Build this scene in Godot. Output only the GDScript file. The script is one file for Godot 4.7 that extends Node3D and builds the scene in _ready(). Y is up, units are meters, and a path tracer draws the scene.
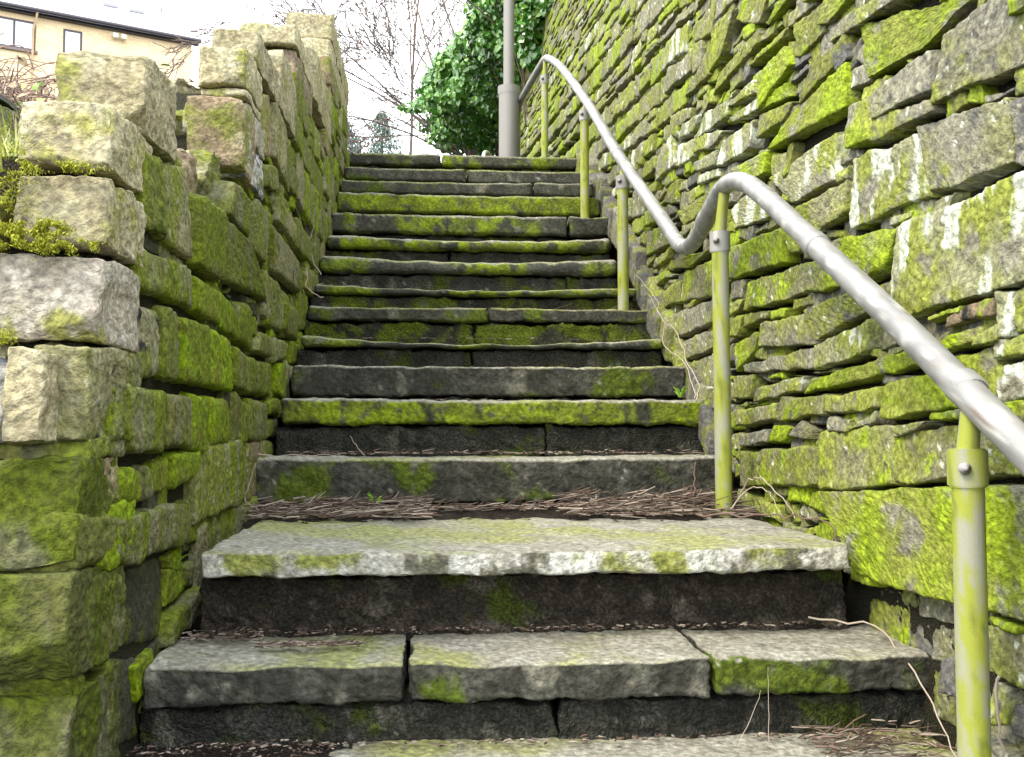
extends Node3D

# Old stone steps between two mossy rubble walls with a pipe handrail.
# Frame used while building: t = to the right, h = height relative to the eye, s = distance up the stairs.
const EYE := 0.62
var rng := RandomNumberGenerator.new()
var na := FastNoiseLite.new()
var nb := FastNoiseLite.new()
var nc := FastNoiseLite.new()
var mat_stone: StandardMaterial3D
var mat_crust: StandardMaterial3D
var mat_soil: StandardMaterial3D
var styles := {}
var taken := {}


func _ready() -> void:
	rng.seed = 20240
	set_camera_and_light()
	set_noise()
	set_materials()
	build_ground()
	build_staircase()
	build_retaining_wall()
	build_parapet_wall()
	build_handrail()
	build_lamp_post()
	build_far_rail()
	build_ivy()
	build_house()
	build_trees()
	build_shrubs()
	build_brambles()
	build_grass_and_moss()
	build_litter()
	build_twigs()
	build_seedlings()


func at(t: float, h: float, s: float) -> Vector3:
	return Vector3(t, h + EYE, -s)


# ---------------------------------------------------------------- camera, sky, light
func set_camera_and_light() -> void:
	var cam := Camera3D.new()
	cam.name = "camera"
	cam.position = Vector3(0, EYE, 0)
	cam.rotation = Vector3(deg_to_rad(3.0), deg_to_rad(-4.7), 0)
	cam.fov = rad_to_deg(2.0 * atan(378.5 / 990.0))
	cam.near = 0.05
	cam.far = 600.0
	cam.current = true
	add_child(cam)
	var env := Environment.new()
	env.background_mode = Environment.BG_SKY
	var sm := ProceduralSkyMaterial.new()
	sm.sky_top_color = Color(0.955, 0.97, 0.99)
	sm.sky_horizon_color = Color(0.99, 0.99, 1.0)
	sm.sky_curve = 0.2
	sm.ground_horizon_color = Color(0.55, 0.56, 0.54)
	sm.ground_bottom_color = Color(0.35, 0.36, 0.33)
	sm.sun_angle_max = 0.5
	var sky := Sky.new()
	sky.sky_material = sm
	env.sky = sky
	env.background_energy_multiplier = 1.0
	env.tonemap_mode = Environment.TONE_MAPPER_LINEAR
	env.tonemap_exposure = 4.5
	env.sdfgi_enabled = true
	env.ssao_enabled = true
	env.ssil_enabled = true
	var we := WorldEnvironment.new()
	we.name = "world_environment"
	we.environment = env
	add_child(we)
	var sun := DirectionalLight3D.new()
	sun.name = "sun"
	sun.light_energy = 0.4
	sun.light_color = Color(1.0, 0.96, 0.88)
	sun.light_angular_distance = 24.0
	sun.shadow_enabled = true
	add_child(sun)
	sun.look_at_from_position(Vector3(-4.2, 5.8, 2.2), Vector3.ZERO)


func set_noise() -> void:
	na.noise_type = FastNoiseLite.TYPE_SIMPLEX_SMOOTH
	na.frequency = 1.0
	na.fractal_type = FastNoiseLite.FRACTAL_NONE
	na.seed = 3
	nb.noise_type = FastNoiseLite.TYPE_SIMPLEX_SMOOTH
	nb.frequency = 1.0
	nb.fractal_type = FastNoiseLite.FRACTAL_FBM
	nb.fractal_octaves = 4
	nb.fractal_gain = 0.55
	nb.seed = 11
	nc.noise_type = FastNoiseLite.TYPE_CELLULAR
	nc.frequency = 1.0
	nc.fractal_type = FastNoiseLite.FRACTAL_NONE
	nc.cellular_return_type = FastNoiseLite.RETURN_DISTANCE2_SUB
	nc.seed = 5


# ---------------------------------------------------------------- materials
func grain_texture(seed_value: int, freq: float, low: float, high: float) -> NoiseTexture2D:
	var n := FastNoiseLite.new()
	n.noise_type = FastNoiseLite.TYPE_SIMPLEX_SMOOTH
	n.frequency = freq
	n.fractal_octaves = 4
	n.fractal_gain = 0.62
	n.seed = seed_value
	var g := Gradient.new()
	g.set_color(0, Color(low, low, low))
	g.set_color(1, Color(high, high, high))
	g.set_offset(0, 0.22)
	g.set_offset(1, 0.78)
	var t := NoiseTexture2D.new()
	t.width = 1024
	t.height = 1024
	t.seamless = true
	t.noise = n
	t.color_ramp = g
	return t


func textured(tex: Texture2D, bump: Texture2D, scale: float, relief: float, rough: float) -> StandardMaterial3D:
	var m := StandardMaterial3D.new()
	m.vertex_color_use_as_albedo = true
	m.albedo_texture = tex
	m.uv1_triplanar = true
	m.uv1_world_triplanar = true
	m.uv1_scale = Vector3.ONE * scale
	m.heightmap_enabled = true
	m.heightmap_texture = bump
	m.heightmap_scale = relief
	m.roughness = rough
	m.metallic_specular = 0.35
	return m


func plain(c: Color, rough := 0.8, metal := 0.0) -> StandardMaterial3D:
	var m := StandardMaterial3D.new()
	m.albedo_color = c.linear_to_srgb()
	m.roughness = rough
	m.metallic = metal
	return m


func tinted(rough := 0.8) -> StandardMaterial3D:
	var m := StandardMaterial3D.new()
	m.vertex_color_use_as_albedo = true
	m.roughness = rough
	return m


func set_materials() -> void:
	var g1 := grain_texture(21, 0.016, 0.72, 1.0)
	var b1 := grain_texture(33, 0.016, 0.0, 1.0)
	mat_stone = textured(g1, b1, 2.6, 0.24, 0.9)
	mat_stone.uv1_triplanar = false
	mat_stone.uv1_world_triplanar = false
	mat_crust = textured(grain_texture(23, 0.03, 0.6, 1.0), grain_texture(35, 0.035, 0.0, 1.0), 2.6, 0.9, 0.9)
	mat_crust.uv1_triplanar = false
	mat_crust.uv1_world_triplanar = false
	mat_soil = textured(grain_texture(41, 0.05, 0.3, 1.0), grain_texture(42, 0.06, 0.0, 1.0), 3.0, 1.6, 0.95)
	# each style: base colour, then layers [colour, frequency, threshold, softness, stretch]; all linear
	var moss := Color(0.275, 0.375, 0.016)
	var film := Color(0.255, 0.295, 0.05)
	var moss_deep := Color(0.17, 0.24, 0.010)
	var olive := Color(0.195, 0.215, 0.045)
	var grey := Color(0.25, 0.245, 0.185)
	var lichen := Color(0.62, 0.67, 0.56)
	var black := Color(0.022, 0.024, 0.02)
	var buff := Color(0.37, 0.33, 0.205)
	var lgreen := Color(0.165, 0.215, 0.010)
	styles = {
		"g": [film, [[moss, 3.0, 0.0, 0.4, 1.0], [grey, 6.0, 0.36, 0.2, 1.0], [moss_deep, 14.0, 0.46, 0.2, 1.0]]],
		"m": [Color(0.235, 0.235, 0.13), [[olive, 4.0, 0.05, 0.3, 1.0], [film, 3.2, 0.10, 0.34, 1.0], [moss, 5.0, 0.42, 0.2, 1.0], [lichen, 16.0, 0.66, 0.06, 1.0], [Color(0.15, 0.15, 0.09), 18.0, 0.45, 0.14, 1.0]]],
		"k": [grey, [[Color(0.22, 0.225, 0.11), 4.0, 0.1, 0.3, 1.0], [film, 3.5, 0.26, 0.3, 1.0], [lichen, 26.0, 0.6, 0.05, 1.0], [Color(0.14, 0.14, 0.12), 14.0, 0.42, 0.14, 1.0]]],
		"w": [Color(0.29, 0.30, 0.17), [[film, 3.2, 0.05, 0.3, 1.0], [lichen, 9.0, 0.16, 0.09, 0.35], [grey, 6.0, 0.3, 0.14, 1.0]]],
		"d": [Color(0.13, 0.13, 0.125), [[olive, 7.0, 0.2, 0.16, 1.0], [grey, 16.0, 0.4, 0.1, 1.0]]],
		"b": [Color(0.22, 0.17, 0.11), [[black, 10.0, 0.25, 0.1, 0.3], [moss, 8.0, 0.3, 0.1, 1.0]]],
		"lg": [lgreen * 0.95, [[Color(0.20, 0.295, 0.006), 3.0, -0.05, 0.3, 1.0], [Color(0.17, 0.185, 0.02), 8.0, 0.3, 0.2, 1.0], [moss_deep * 0.8, 20.0, 0.40, 0.16, 1.0]]],
		"lo": [Color(0.165, 0.175, 0.045), [[lgreen * 0.9, 2.6, -0.1, 0.34, 1.0], [Color(0.20, 0.20, 0.105), 6.0, 0.26, 0.18, 0.4], [Color(0.10, 0.135, 0.012), 20.0, 0.40, 0.16, 1.0]]],
		"lk": [Color(0.25, 0.24, 0.125), [[Color(0.175, 0.20, 0.03), 3.0, -0.02, 0.3, 1.0], [Color(0.33, 0.32, 0.22), 20.0, 0.42, 0.12, 1.0], [black, 16.0, 0.56, 0.08, 0.5]]],
		"lx": [Color(0.26, 0.25, 0.15), [[Color(0.03, 0.032, 0.035), 9.0, 0.12, 0.05, 1.0], [olive, 6.0, 0.25, 0.16, 1.0]]],
		"lr": [Color(0.26, 0.20, 0.13), [[olive, 5.0, 0.1, 0.22, 1.0], [buff, 20.0, 0.35, 0.14, 1.0]]],
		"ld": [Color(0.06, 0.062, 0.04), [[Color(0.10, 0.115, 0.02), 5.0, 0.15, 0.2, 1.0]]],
		"fb": [buff, [[Color(0.44, 0.41, 0.27), 8.0, 0.1, 0.22, 1.0], [Color(0.32, 0.32, 0.10), 4.0, 0.36, 0.18, 1.0], [Color(0.22, 0.20, 0.13), 34.0, 0.5, 0.12, 1.0]]],
		"fp": [Color(0.43, 0.39, 0.315), [[Color(0.47, 0.44, 0.37), 14.0, 0.1, 0.3, 1.0], [Color(0.38, 0.33, 0.27), 9.0, 0.3, 0.3, 1.0], [Color(0.30, 0.30, 0.09), 4.0, 0.5, 0.12, 1.0]]],
		"fw": [Color(0.33, 0.33, 0.30), [[Color(0.13, 0.14, 0.17), 12.0, 0.05, 0.08, 1.0], [Color(0.62, 0.63, 0.62), 26.0, 0.2, 0.08, 1.0], [olive, 5.0, 0.35, 0.12, 1.0]]],
		"fo": [Color(0.105, 0.115, 0.03), [[Color(0.095, 0.125, 0.008), 2.6, -0.1, 0.3, 1.0], [Color(0.14, 0.145, 0.07), 6.0, 0.34, 0.2, 0.4]]],
		"fr": [Color(0.27, 0.21, 0.155), [[buff, 12.0, 0.3, 0.16, 1.0], [olive, 5.0, 0.25, 0.16, 1.0]]],
		"tread": [Color(0.30, 0.29, 0.24), [[Color(0.34, 0.335, 0.29), 9.0, 0.1, 0.3, 1.0], [Color(0.285, 0.30, 0.125), 1.8, 0.08, 0.3, 1.0], [Color(0.19, 0.18, 0.145), 20.0, 0.5, 0.2, 1.0]]],
		"crust": [Color(0.052, 0.052, 0.042), [[Color(0.085, 0.085, 0.070), 9.0, 0.12, 0.25, 0.5], [Color(0.085, 0.12, 0.012), 3.0, 0.32, 0.16, 1.0], [Color(0.17, 0.165, 0.13), 6.0, 0.46, 0.12, 0.6], [Color(0.30, 0.29, 0.26), 70.0, 0.74, 0.06, 1.0]]],
		"crust_green": [Color(0.060, 0.062, 0.045), [[Color(0.15, 0.205, 0.012), 2.2, 0.05, 0.22, 1.0], [Color(0.05, 0.051, 0.042), 9.0, 0.24, 0.16, 0.5], [Color(0.14, 0.14, 0.11), 12.0, 0.42, 0.14, 1.0]]],
		"green": [Color(0.165, 0.205, 0.02), [[Color(0.235, 0.315, 0.015), 5.0, 0.0, 0.22, 1.0], [Color(0.05, 0.055, 0.035), 5.0, 0.34, 0.12, 0.5], [Color(0.11, 0.115, 0.06), 16.0, 0.36, 0.12, 1.0]]],
		"worn": [Color(0.075, 0.08, 0.065), [[Color(0.185, 0.245, 0.02), 1.8, 0.02, 0.2, 1.0], [Color(0.05, 0.05, 0.045), 8.0, 0.2, 0.16, 0.4], [Color(0.20, 0.20, 0.17), 14.0, 0.5, 0.1, 0.5]]],
		"pale": [Color(0.40, 0.39, 0.34), [[Color(0.60, 0.60, 0.56), 7.0, 0.0, 0.2, 0.6], [Color(0.15, 0.145, 0.11), 9.0, 0.24, 0.12, 0.6], [Color(0.25, 0.27, 0.07), 4.0, 0.28, 0.2, 1.0]]],
		"earthy": [Color(0.055, 0.046, 0.035), [[Color(0.095, 0.078, 0.06), 16.0, 0.18, 0.22, 1.0], [Color(0.09, 0.125, 0.012), 3.0, 0.34, 0.14, 1.0], [Color(0.16, 0.145, 0.115), 7.0, 0.46, 0.12, 1.0], [Color(0.26, 0.22, 0.17), 70.0, 0.70, 0.06, 1.0]]],
		"mossy_riser": [Color(0.075, 0.08, 0.045), [[Color(0.155, 0.215, 0.012), 3.5, -0.02, 0.2, 1.0], [Color(0.05, 0.05, 0.04), 10.0, 0.24, 0.14, 1.0]]],
	}


func tint(p: Vector3, st: Array, ofs: float) -> Color:
	var base: Color = st[0]
	var c := base * (1.0 + 0.35 * nb.get_noise_3d(p.x * 9.0 + ofs, p.y * 9.0, p.z * 9.0))
	for ly: Array in st[1]:
		var f: float = ly[1]
		var fy: float = f * ly[4]
		var m := nb.get_noise_3d(p.x * f + ofs, p.y * fy + ofs * 0.7, p.z * f) * 1.3 + 0.10 * na.get_noise_3d(p.x * f * 7.0, p.y * fy * 7.0 + ofs, p.z * f * 7.0)
		var k := smoothstep(ly[2] - ly[3], ly[2] + ly[3], m)
		if k > 0.0:
			var lc: Color = ly[0]
			c = c.lerp(lc * (1.0 + 0.3 * na.get_noise_3d(p.x * 60.0, p.y * 60.0, p.z * 60.0)), k)
	c.a = 1.0
	return c


# ---------------------------------------------------------------- meshes
func commit(vs: PackedVector3Array, ns: PackedVector3Array, cs: PackedColorArray, ix: PackedInt32Array, uv := PackedVector2Array()) -> ArrayMesh:
	var a := []
	a.resize(Mesh.ARRAY_MAX)
	a[Mesh.ARRAY_VERTEX] = vs
	a[Mesh.ARRAY_NORMAL] = ns
	if cs.size() == vs.size():
		a[Mesh.ARRAY_COLOR] = cs
	if uv.size() == vs.size():
		a[Mesh.ARRAY_TEX_UV] = uv
	a[Mesh.ARRAY_INDEX] = ix
	var m := ArrayMesh.new()
	m.add_surface_from_arrays(Mesh.PRIMITIVE_TRIANGLES, a)
	return m


func smooth_normals(vs: PackedVector3Array, ix: PackedInt32Array) -> PackedVector3Array:
	var ns := PackedVector3Array()
	ns.resize(vs.size())
	for i in range(0, ix.size(), 3):
		var n := (vs[ix[i + 2]] - vs[ix[i]]).cross(vs[ix[i + 1]] - vs[ix[i]])
		ns[ix[i]] += n
		ns[ix[i + 1]] += n
		ns[ix[i + 2]] += n
	for i in ns.size():
		ns[i] = ns[i].normalized() if ns[i].length_squared() > 1e-16 else Vector3.UP
	return ns


func show_mesh(called: String, mesh: Mesh, material: Material, parent: Node = self) -> MeshInstance3D:
	var o := MeshInstance3D.new()
	o.name = called
	o.mesh = mesh
	o.material_override = material
	parent.add_child(o, true)
	return o


func tag(o: Node, label: String, category: String, group := "") -> void:
	o.set_meta("label", label)
	o.set_meta("category", category)
	if group:
		o.set_meta("group", group)


func thing(called: String, label: String, category: String, pos := Vector3.ZERO, group := "") -> Node3D:
	var o := Node3D.new()
	o.name = called
	o.position = pos
	add_child(o, true)
	tag(o, label, category, group)
	return o


class Heap:
	var vs := PackedVector3Array()
	var ns := PackedVector3Array()
	var cs := PackedColorArray()
	var uv := PackedVector2Array()
	var ix := PackedInt32Array()


# A hewn stone. c: 8 corners, front top-left, top-right, bottom-right, bottom-left (seen from the front), then the same at the back.
# o: round, rough, chip (0..1), chips, cell, style, top (style of the upper face), sag, wob, back (cells down the sides)
func stone(c: Array, o: Dictionary) -> Heap:
	var w: float = maxf(0.01, ((c[1] - c[0]).length() + (c[2] - c[3]).length()) * 0.5)
	var h: float = maxf(0.01, ((c[0] - c[3]).length() + (c[1] - c[2]).length()) * 0.5)
	var d: float = maxf(0.01, ((c[4] - c[0]).length() + (c[6] - c[2]).length()) * 0.5)
	var cell: float = o.cell
	var nu := clampi(ceili(w / cell), 3, 300)
	var nv := clampi(ceili(h / cell), 3, 120)
	var kk: int = clampi(ceili(d / cell), 2, o.get("back", 5))
	var ax: Vector3 = ((c[1] - c[0]) + (c[2] - c[3])).normalized()
	var ay: Vector3 = ((c[0] - c[3]) + (c[1] - c[2])).normalized()
	var az: Vector3 = ((c[0] - c[4]) + (c[2] - c[6])).normalized()
	var r: float = minf(o.get("round", 0.012), 0.42 * minf(minf(w, h), d))
	var rough: float = o.get("rough", 0.006)
	var wob: float = o.get("wob", 0.012)
	var sag: float = o.get("sag", 0.0)
	var st: Array = styles[o.style]
	var st_top: Array = styles[o.get("top", o.style)]
	var two: bool = o.has("top")
	var st_moss: int = {"g": 0, "m": 1, "k": 1, "w": 0, "lg": 0, "lo": 0, "crust": 1, "crust_green": 0, "green": 0, "mossy_riser": 0}.get(o.style, -1)
	var ofs := rng.randf() * 100.0
	var lum := rng.randf_range(0.86, 1.14)
	var inner := Vector3(w * 0.5 - r, h * 0.5 - r, d * 0.5 - r)
	var cuts := []
	for k in int(o.get("chips", 3)):
		var cn := Vector3(rng.randf_range(-1, 1), rng.randf_range(-1, 1), rng.randf_range(0.35, 1.1)).normalized()
		var sup := absf(cn.x) * w * 0.5 + absf(cn.y) * h * 0.5 + cn.z * d * 0.5
		cuts.append([cn, sup - rng.randf() * o.get("chip", 0.3) * minf(minf(w, h), d * 1.5)])
	var cols := nu + 2 * kk + 1
	var rows := nv + 2 * kk + 1
	var hp := Heap.new()
	hp.vs.resize(cols * rows)
	hp.cs.resize(cols * rows)
	hp.uv.resize(cols * rows)
	for j in rows:
		var y := 0.0
		var dy := 0.0
		if j < kk:
			y = -h * 0.5
			dy = d * (kk - j) / kk
		elif j > kk + nv:
			y = h * 0.5
			dy = d * (j - kk - nv) / kk
		else:
			y = h * (float(j - kk) / nv - 0.5)
		for i in cols:
			var x := 0.0
			var dx := 0.0
			if i < kk:
				x = -w * 0.5
				dx = d * (kk - i) / kk
			elif i > kk + nu:
				x = w * 0.5
				dx = d * (i - kk - nu) / kk
			else:
				x = w * (float(i - kk) / nu - 0.5)
			var p := Vector3(x, y, d * 0.5 - maxf(dx, dy))
			var q := Vector3(clampf(p.x, -inner.x, inner.x), clampf(p.y, -inner.y, inner.y), minf(p.z, inner.z))
			var n := (p - q).normalized()
			p = q + n * r
			for cut: Array in cuts:
				var over: float = p.dot(cut[0]) - cut[1]
				if over > 0.0:
					p -= cut[0] * over
			var u := p.x / w + 0.5
			var v := p.y / h + 0.5
			var b := 0.5 - p.z / d
			var f0: Vector3 = (c[3] * (1.0 - u) + c[2] * u) * (1.0 - v) + (c[0] * (1.0 - u) + c[1] * u) * v
			var f1: Vector3 = (c[7] * (1.0 - u) + c[6] * u) * (1.0 - v) + (c[4] * (1.0 - u) + c[5] * u) * v
			var g := f0.lerp(f1, b)
			if sag > 0.0:
				g.y -= sag * (1.0 - (2.0 * u - 1.0) * (2.0 * u - 1.0)) * v
			var nw := ax * n.x + ay * n.y + az * n.z
			var e := g + Vector3(ofs, ofs * 0.3, -ofs)
			var bump := 0.55 * nb.get_noise_3d(e.x * 11.0, e.y * 11.0, e.z * 11.0) + 0.5 * absf(na.get_noise_3d(e.x * 23.0, e.y * 31.0, e.z * 23.0)) + 0.45 * nc.get_noise_3d(e.x * 26.0, e.y * 26.0, e.z * 26.0)
			if st_moss >= 0:
				var ml: Array = st[1][st_moss]
				var mf: float = ml[1]
				var mk := smoothstep(ml[2] - ml[3], ml[2] + ml[3], nb.get_noise_3d(g.x * mf + ofs, g.y * mf + ofs * 0.7, g.z * mf) * 1.25)
				g += nw * mk * 0.004 * (0.7 + 0.6 * na.get_noise_3d(e.x * 70.0, e.y * 70.0, e.z * 70.0))
			g += nw * rough * bump * (0.5 if two and n.y > 0.7 else 1.6)
			g += (ax * na.get_noise_3d(e.x * 7.0, e.y * 7.0, e.z * 7.0 + 9.0) + ay * na.get_noise_3d(e.x * 7.0, e.y * 7.0 + 40.0, e.z * 7.0)) * wob * (1.0 if b < 0.6 else 0.5)
			hp.vs[j * cols + i] = g
			hp.uv[j * cols + i] = Vector2(x + dx * signf(x) + ofs, y + dy * signf(y) + ofs * 0.37)
			if two and n.y + 0.22 * na.get_noise_3d(g.x * 12.0, g.y * 12.0, g.z * 12.0) > 0.55:
				hp.cs[j * cols + i] = tint(g, st_top, 0.0)
			else:
				hp.cs[j * cols + i] = tint(g, st, ofs) * lum
	for j in rows - 1:
		for i in cols - 1:
			var oi := i < kk or i >= kk + nu
			var oj := j < kk or j >= kk + nv
			if oi and oj:
				continue
			var a := j * cols + i
			hp.ix.append_array([a, a + cols, a + 1, a + 1, a + cols, a + cols + 1])
	hp.ns = smooth_normals(hp.vs, hp.ix)
	# outward check
	var mid := (rows / 2) * cols + cols / 2
	if hp.ns[mid].dot(az) < 0.0:
		for i in range(0, hp.ix.size(), 3):
			var sw := hp.ix[i + 1]
			hp.ix[i + 1] = hp.ix[i + 2]
			hp.ix[i + 2] = sw
		for i in hp.ns.size():
			hp.ns[i] = -hp.ns[i]
	# on the corner lines two rows share a place: give both the same normal
	for j in rows:
		for i in cols:
			if (i < kk or i > kk + nu) and (j < kk or j > kk + nv):
				var ii := clampi(i, kk, kk + nu)
				var jj := clampi(j, kk, kk + nv)
				hp.ns[j * cols + i] = (ax * (-1.0 if ii == kk else 1.0) + ay * (-1.0 if jj == kk else 1.0)).normalized()
	return hp


func piece(called: String, hp: Heap, material: Material, parent: Node) -> MeshInstance3D:
	return show_mesh(called, commit(hp.vs, hp.ns, hp.cs, hp.ix, hp.uv), material, parent)


func join(into: Heap, hp: Heap) -> void:
	var base := into.vs.size()
	into.vs.append_array(hp.vs)
	into.ns.append_array(hp.ns)
	into.cs.append_array(hp.cs)
	into.uv.append_array(hp.uv)
	for i in hp.ix:
		into.ix.append(i + base)


func tri(hp: Heap, a: Vector3, b: Vector3, c: Vector3, col: Color) -> void:
	var n := (c - a).cross(b - a).normalized()
	var k := hp.vs.size()
	hp.vs.append_array([a, b, c])
	hp.ns.append_array([n, n, n])
	hp.cs.append_array([col, col, col])
	hp.ix.append_array([k, k + 1, k + 2])


func quad(hp: Heap, a: Vector3, b: Vector3, c: Vector3, d: Vector3, col := Color.WHITE) -> void:
	tri(hp, a, b, c, col)
	tri(hp, a, c, d, col)


func box(hp: Heap, lo: Vector3, hi: Vector3, col := Color.WHITE) -> void:
	var p := []
	for k in 8:
		p.append(Vector3(hi.x if k & 1 else lo.x, hi.y if k & 2 else lo.y, hi.z if k & 4 else lo.z))
	for f: Array in [[4, 6, 7, 5], [1, 3, 2, 0], [0, 2, 6, 4], [5, 7, 3, 1], [2, 3, 7, 6], [0, 4, 5, 1]]:
		quad(hp, p[f[0]], p[f[1]], p[f[2]], p[f[3]], col)


# round tube through points; radii per point; colour per point by callable or constant
func tube(hp: Heap, pts: Array, radii: Array, sides: int, col: Variant) -> void:
	var base := hp.vs.size()
	var n := pts.size()
	var up := Vector3(0.13, 0.21, 0.97).normalized()
	for i in n:
		var dir: Vector3 = ((pts[mini(i + 1, n - 1)] as Vector3) - (pts[maxi(i - 1, 0)] as Vector3)).normalized()
		var a := dir.cross(up)
		if a.length() < 0.1:
			a = dir.cross(Vector3(0.9, 0.3, 0.1))
		a = a.normalized()
		var b := dir.cross(a)
		up = b.cross(dir) if false else up
		for k in sides:
			var an := TAU * k / sides
			var v := a * cos(an) + b * sin(an)
			var pos: Vector3 = pts[i] + v * float(radii[i])
			hp.vs.append(pos)
			hp.ns.append(v)
			hp.cs.append(col.call(pos) if col is Callable else col)
	for i in n - 1:
		for k in sides:
			var k1 := (k + 1) % sides
			var p0 := base + i * sides + k
			var p1 := base + i * sides + k1
			hp.ix.append_array([p0, p0 + sides, p1, p1, p0 + sides, p1 + sides])
	for e in [0, n - 1]:
		var ctr := hp.vs.size()
		var dirn: Vector3 = ((pts[1] as Vector3) - (pts[0] as Vector3)) if e == 0 else ((pts[n - 2] as Vector3) - (pts[n - 1] as Vector3))
		hp.vs.append(pts[e])
		hp.ns.append(-dirn.normalized())
		hp.cs.append(col.call(pts[e]) if col is Callable else col)
		for k in sides:
			var q0: int = base + e * sides + k
			var q1: int = base + e * sides + (k + 1) % sides
			hp.ix.append_array([ctr, q0, q1] if e == 0 else [ctr, q1, q0])


func bend(pts: Array, per: int) -> Array:
	var out := []
	for i in pts.size() - 1:
		var p0: Vector3 = pts[maxi(i - 1, 0)]
		var p1: Vector3 = pts[i]
		var p2: Vector3 = pts[i + 1]
		var p3: Vector3 = pts[mini(i + 2, pts.size() - 1)]
		for k in per:
			out.append(p1.cubic_interpolate(p2, p0, p3, float(k) / per))
	out.append(pts[-1])
	return out


func same(v: float, n: int) -> Array:
	var a := []
	a.resize(n)
	a.fill(v)
	return a


# ---------------------------------------------------------------- ground
func wall_top(s: float) -> float:
	return 0.75 + 0.44 * s if s < 8.5 else 4.49 + 0.09 * (s - 8.5)


func hill(x: float, s: float) -> float:
	if x <= -0.74:
		return (0.42 + 0.28 * (s - 1.75) if s > 1.74 else -1.1) if s < 60.0 else 16.7 + 0.1 * (s - 60.0)
	if x >= 1.35:
		return wall_top(s) - 0.15 + 0.02 * (x - 1.35) if s > 0.4 else -1.1 + maxf(0.0, s)
	if s < 1.4:
		return -0.95
	if s < 6.5:
		return maxf(-1.0, -1.0 + 0.5 * (s - 3.0))
	return minf(1.80 + 0.26 * (s - 6.6), 60.0) if s < 60.0 else 15.6 + 0.1 * (s - 60.0)


func build_ground() -> void:
	var xs := [-260.0, -120.0, -60.0, -30.0, -15.0, -8.0, -5.0, -3.0, -2.0, -1.4, -1.0, -0.75, -0.70, 1.30, 1.36, 2.0, 4.0, 8.0, 20.0, 60.0, 160.0, 260.0]
	var ss := [-120.0, -40.0, -12.0, -4.0, 0.3, 0.45, 1.0, 1.39, 1.41, 1.73, 1.76, 2.2, 3.0, 4.0, 5.0, 6.0, 6.6, 8.0, 10.0, 13.0, 17.0, 22.0, 30.0, 40.0, 60.0, 100.0, 180.0, 300.0]
	var hp := Heap.new()
	for s: float in ss:
		for x: float in xs:
			var p := at(x, hill(x, s) + 0.03 * na.get_noise_2d(x * 0.7, s * 0.7), s)
			hp.vs.append(p)
			hp.cs.append(Color(0.07, 0.075, 0.03) * (1.0 + 0.4 * na.get_noise_3d(p.x, p.y, p.z)))
	var n := xs.size()
	for j in ss.size() - 1:
		for i in n - 1:
			var a := j * n + i
			hp.ix.append_array([a, a + n, a + 1, a + 1, a + n, a + n + 1])
	hp.ns = smooth_normals(hp.vs, hp.ix)
	var g := piece("ground", hp, mat_soil, self)
	g.set_meta("kind", "structure")


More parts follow.
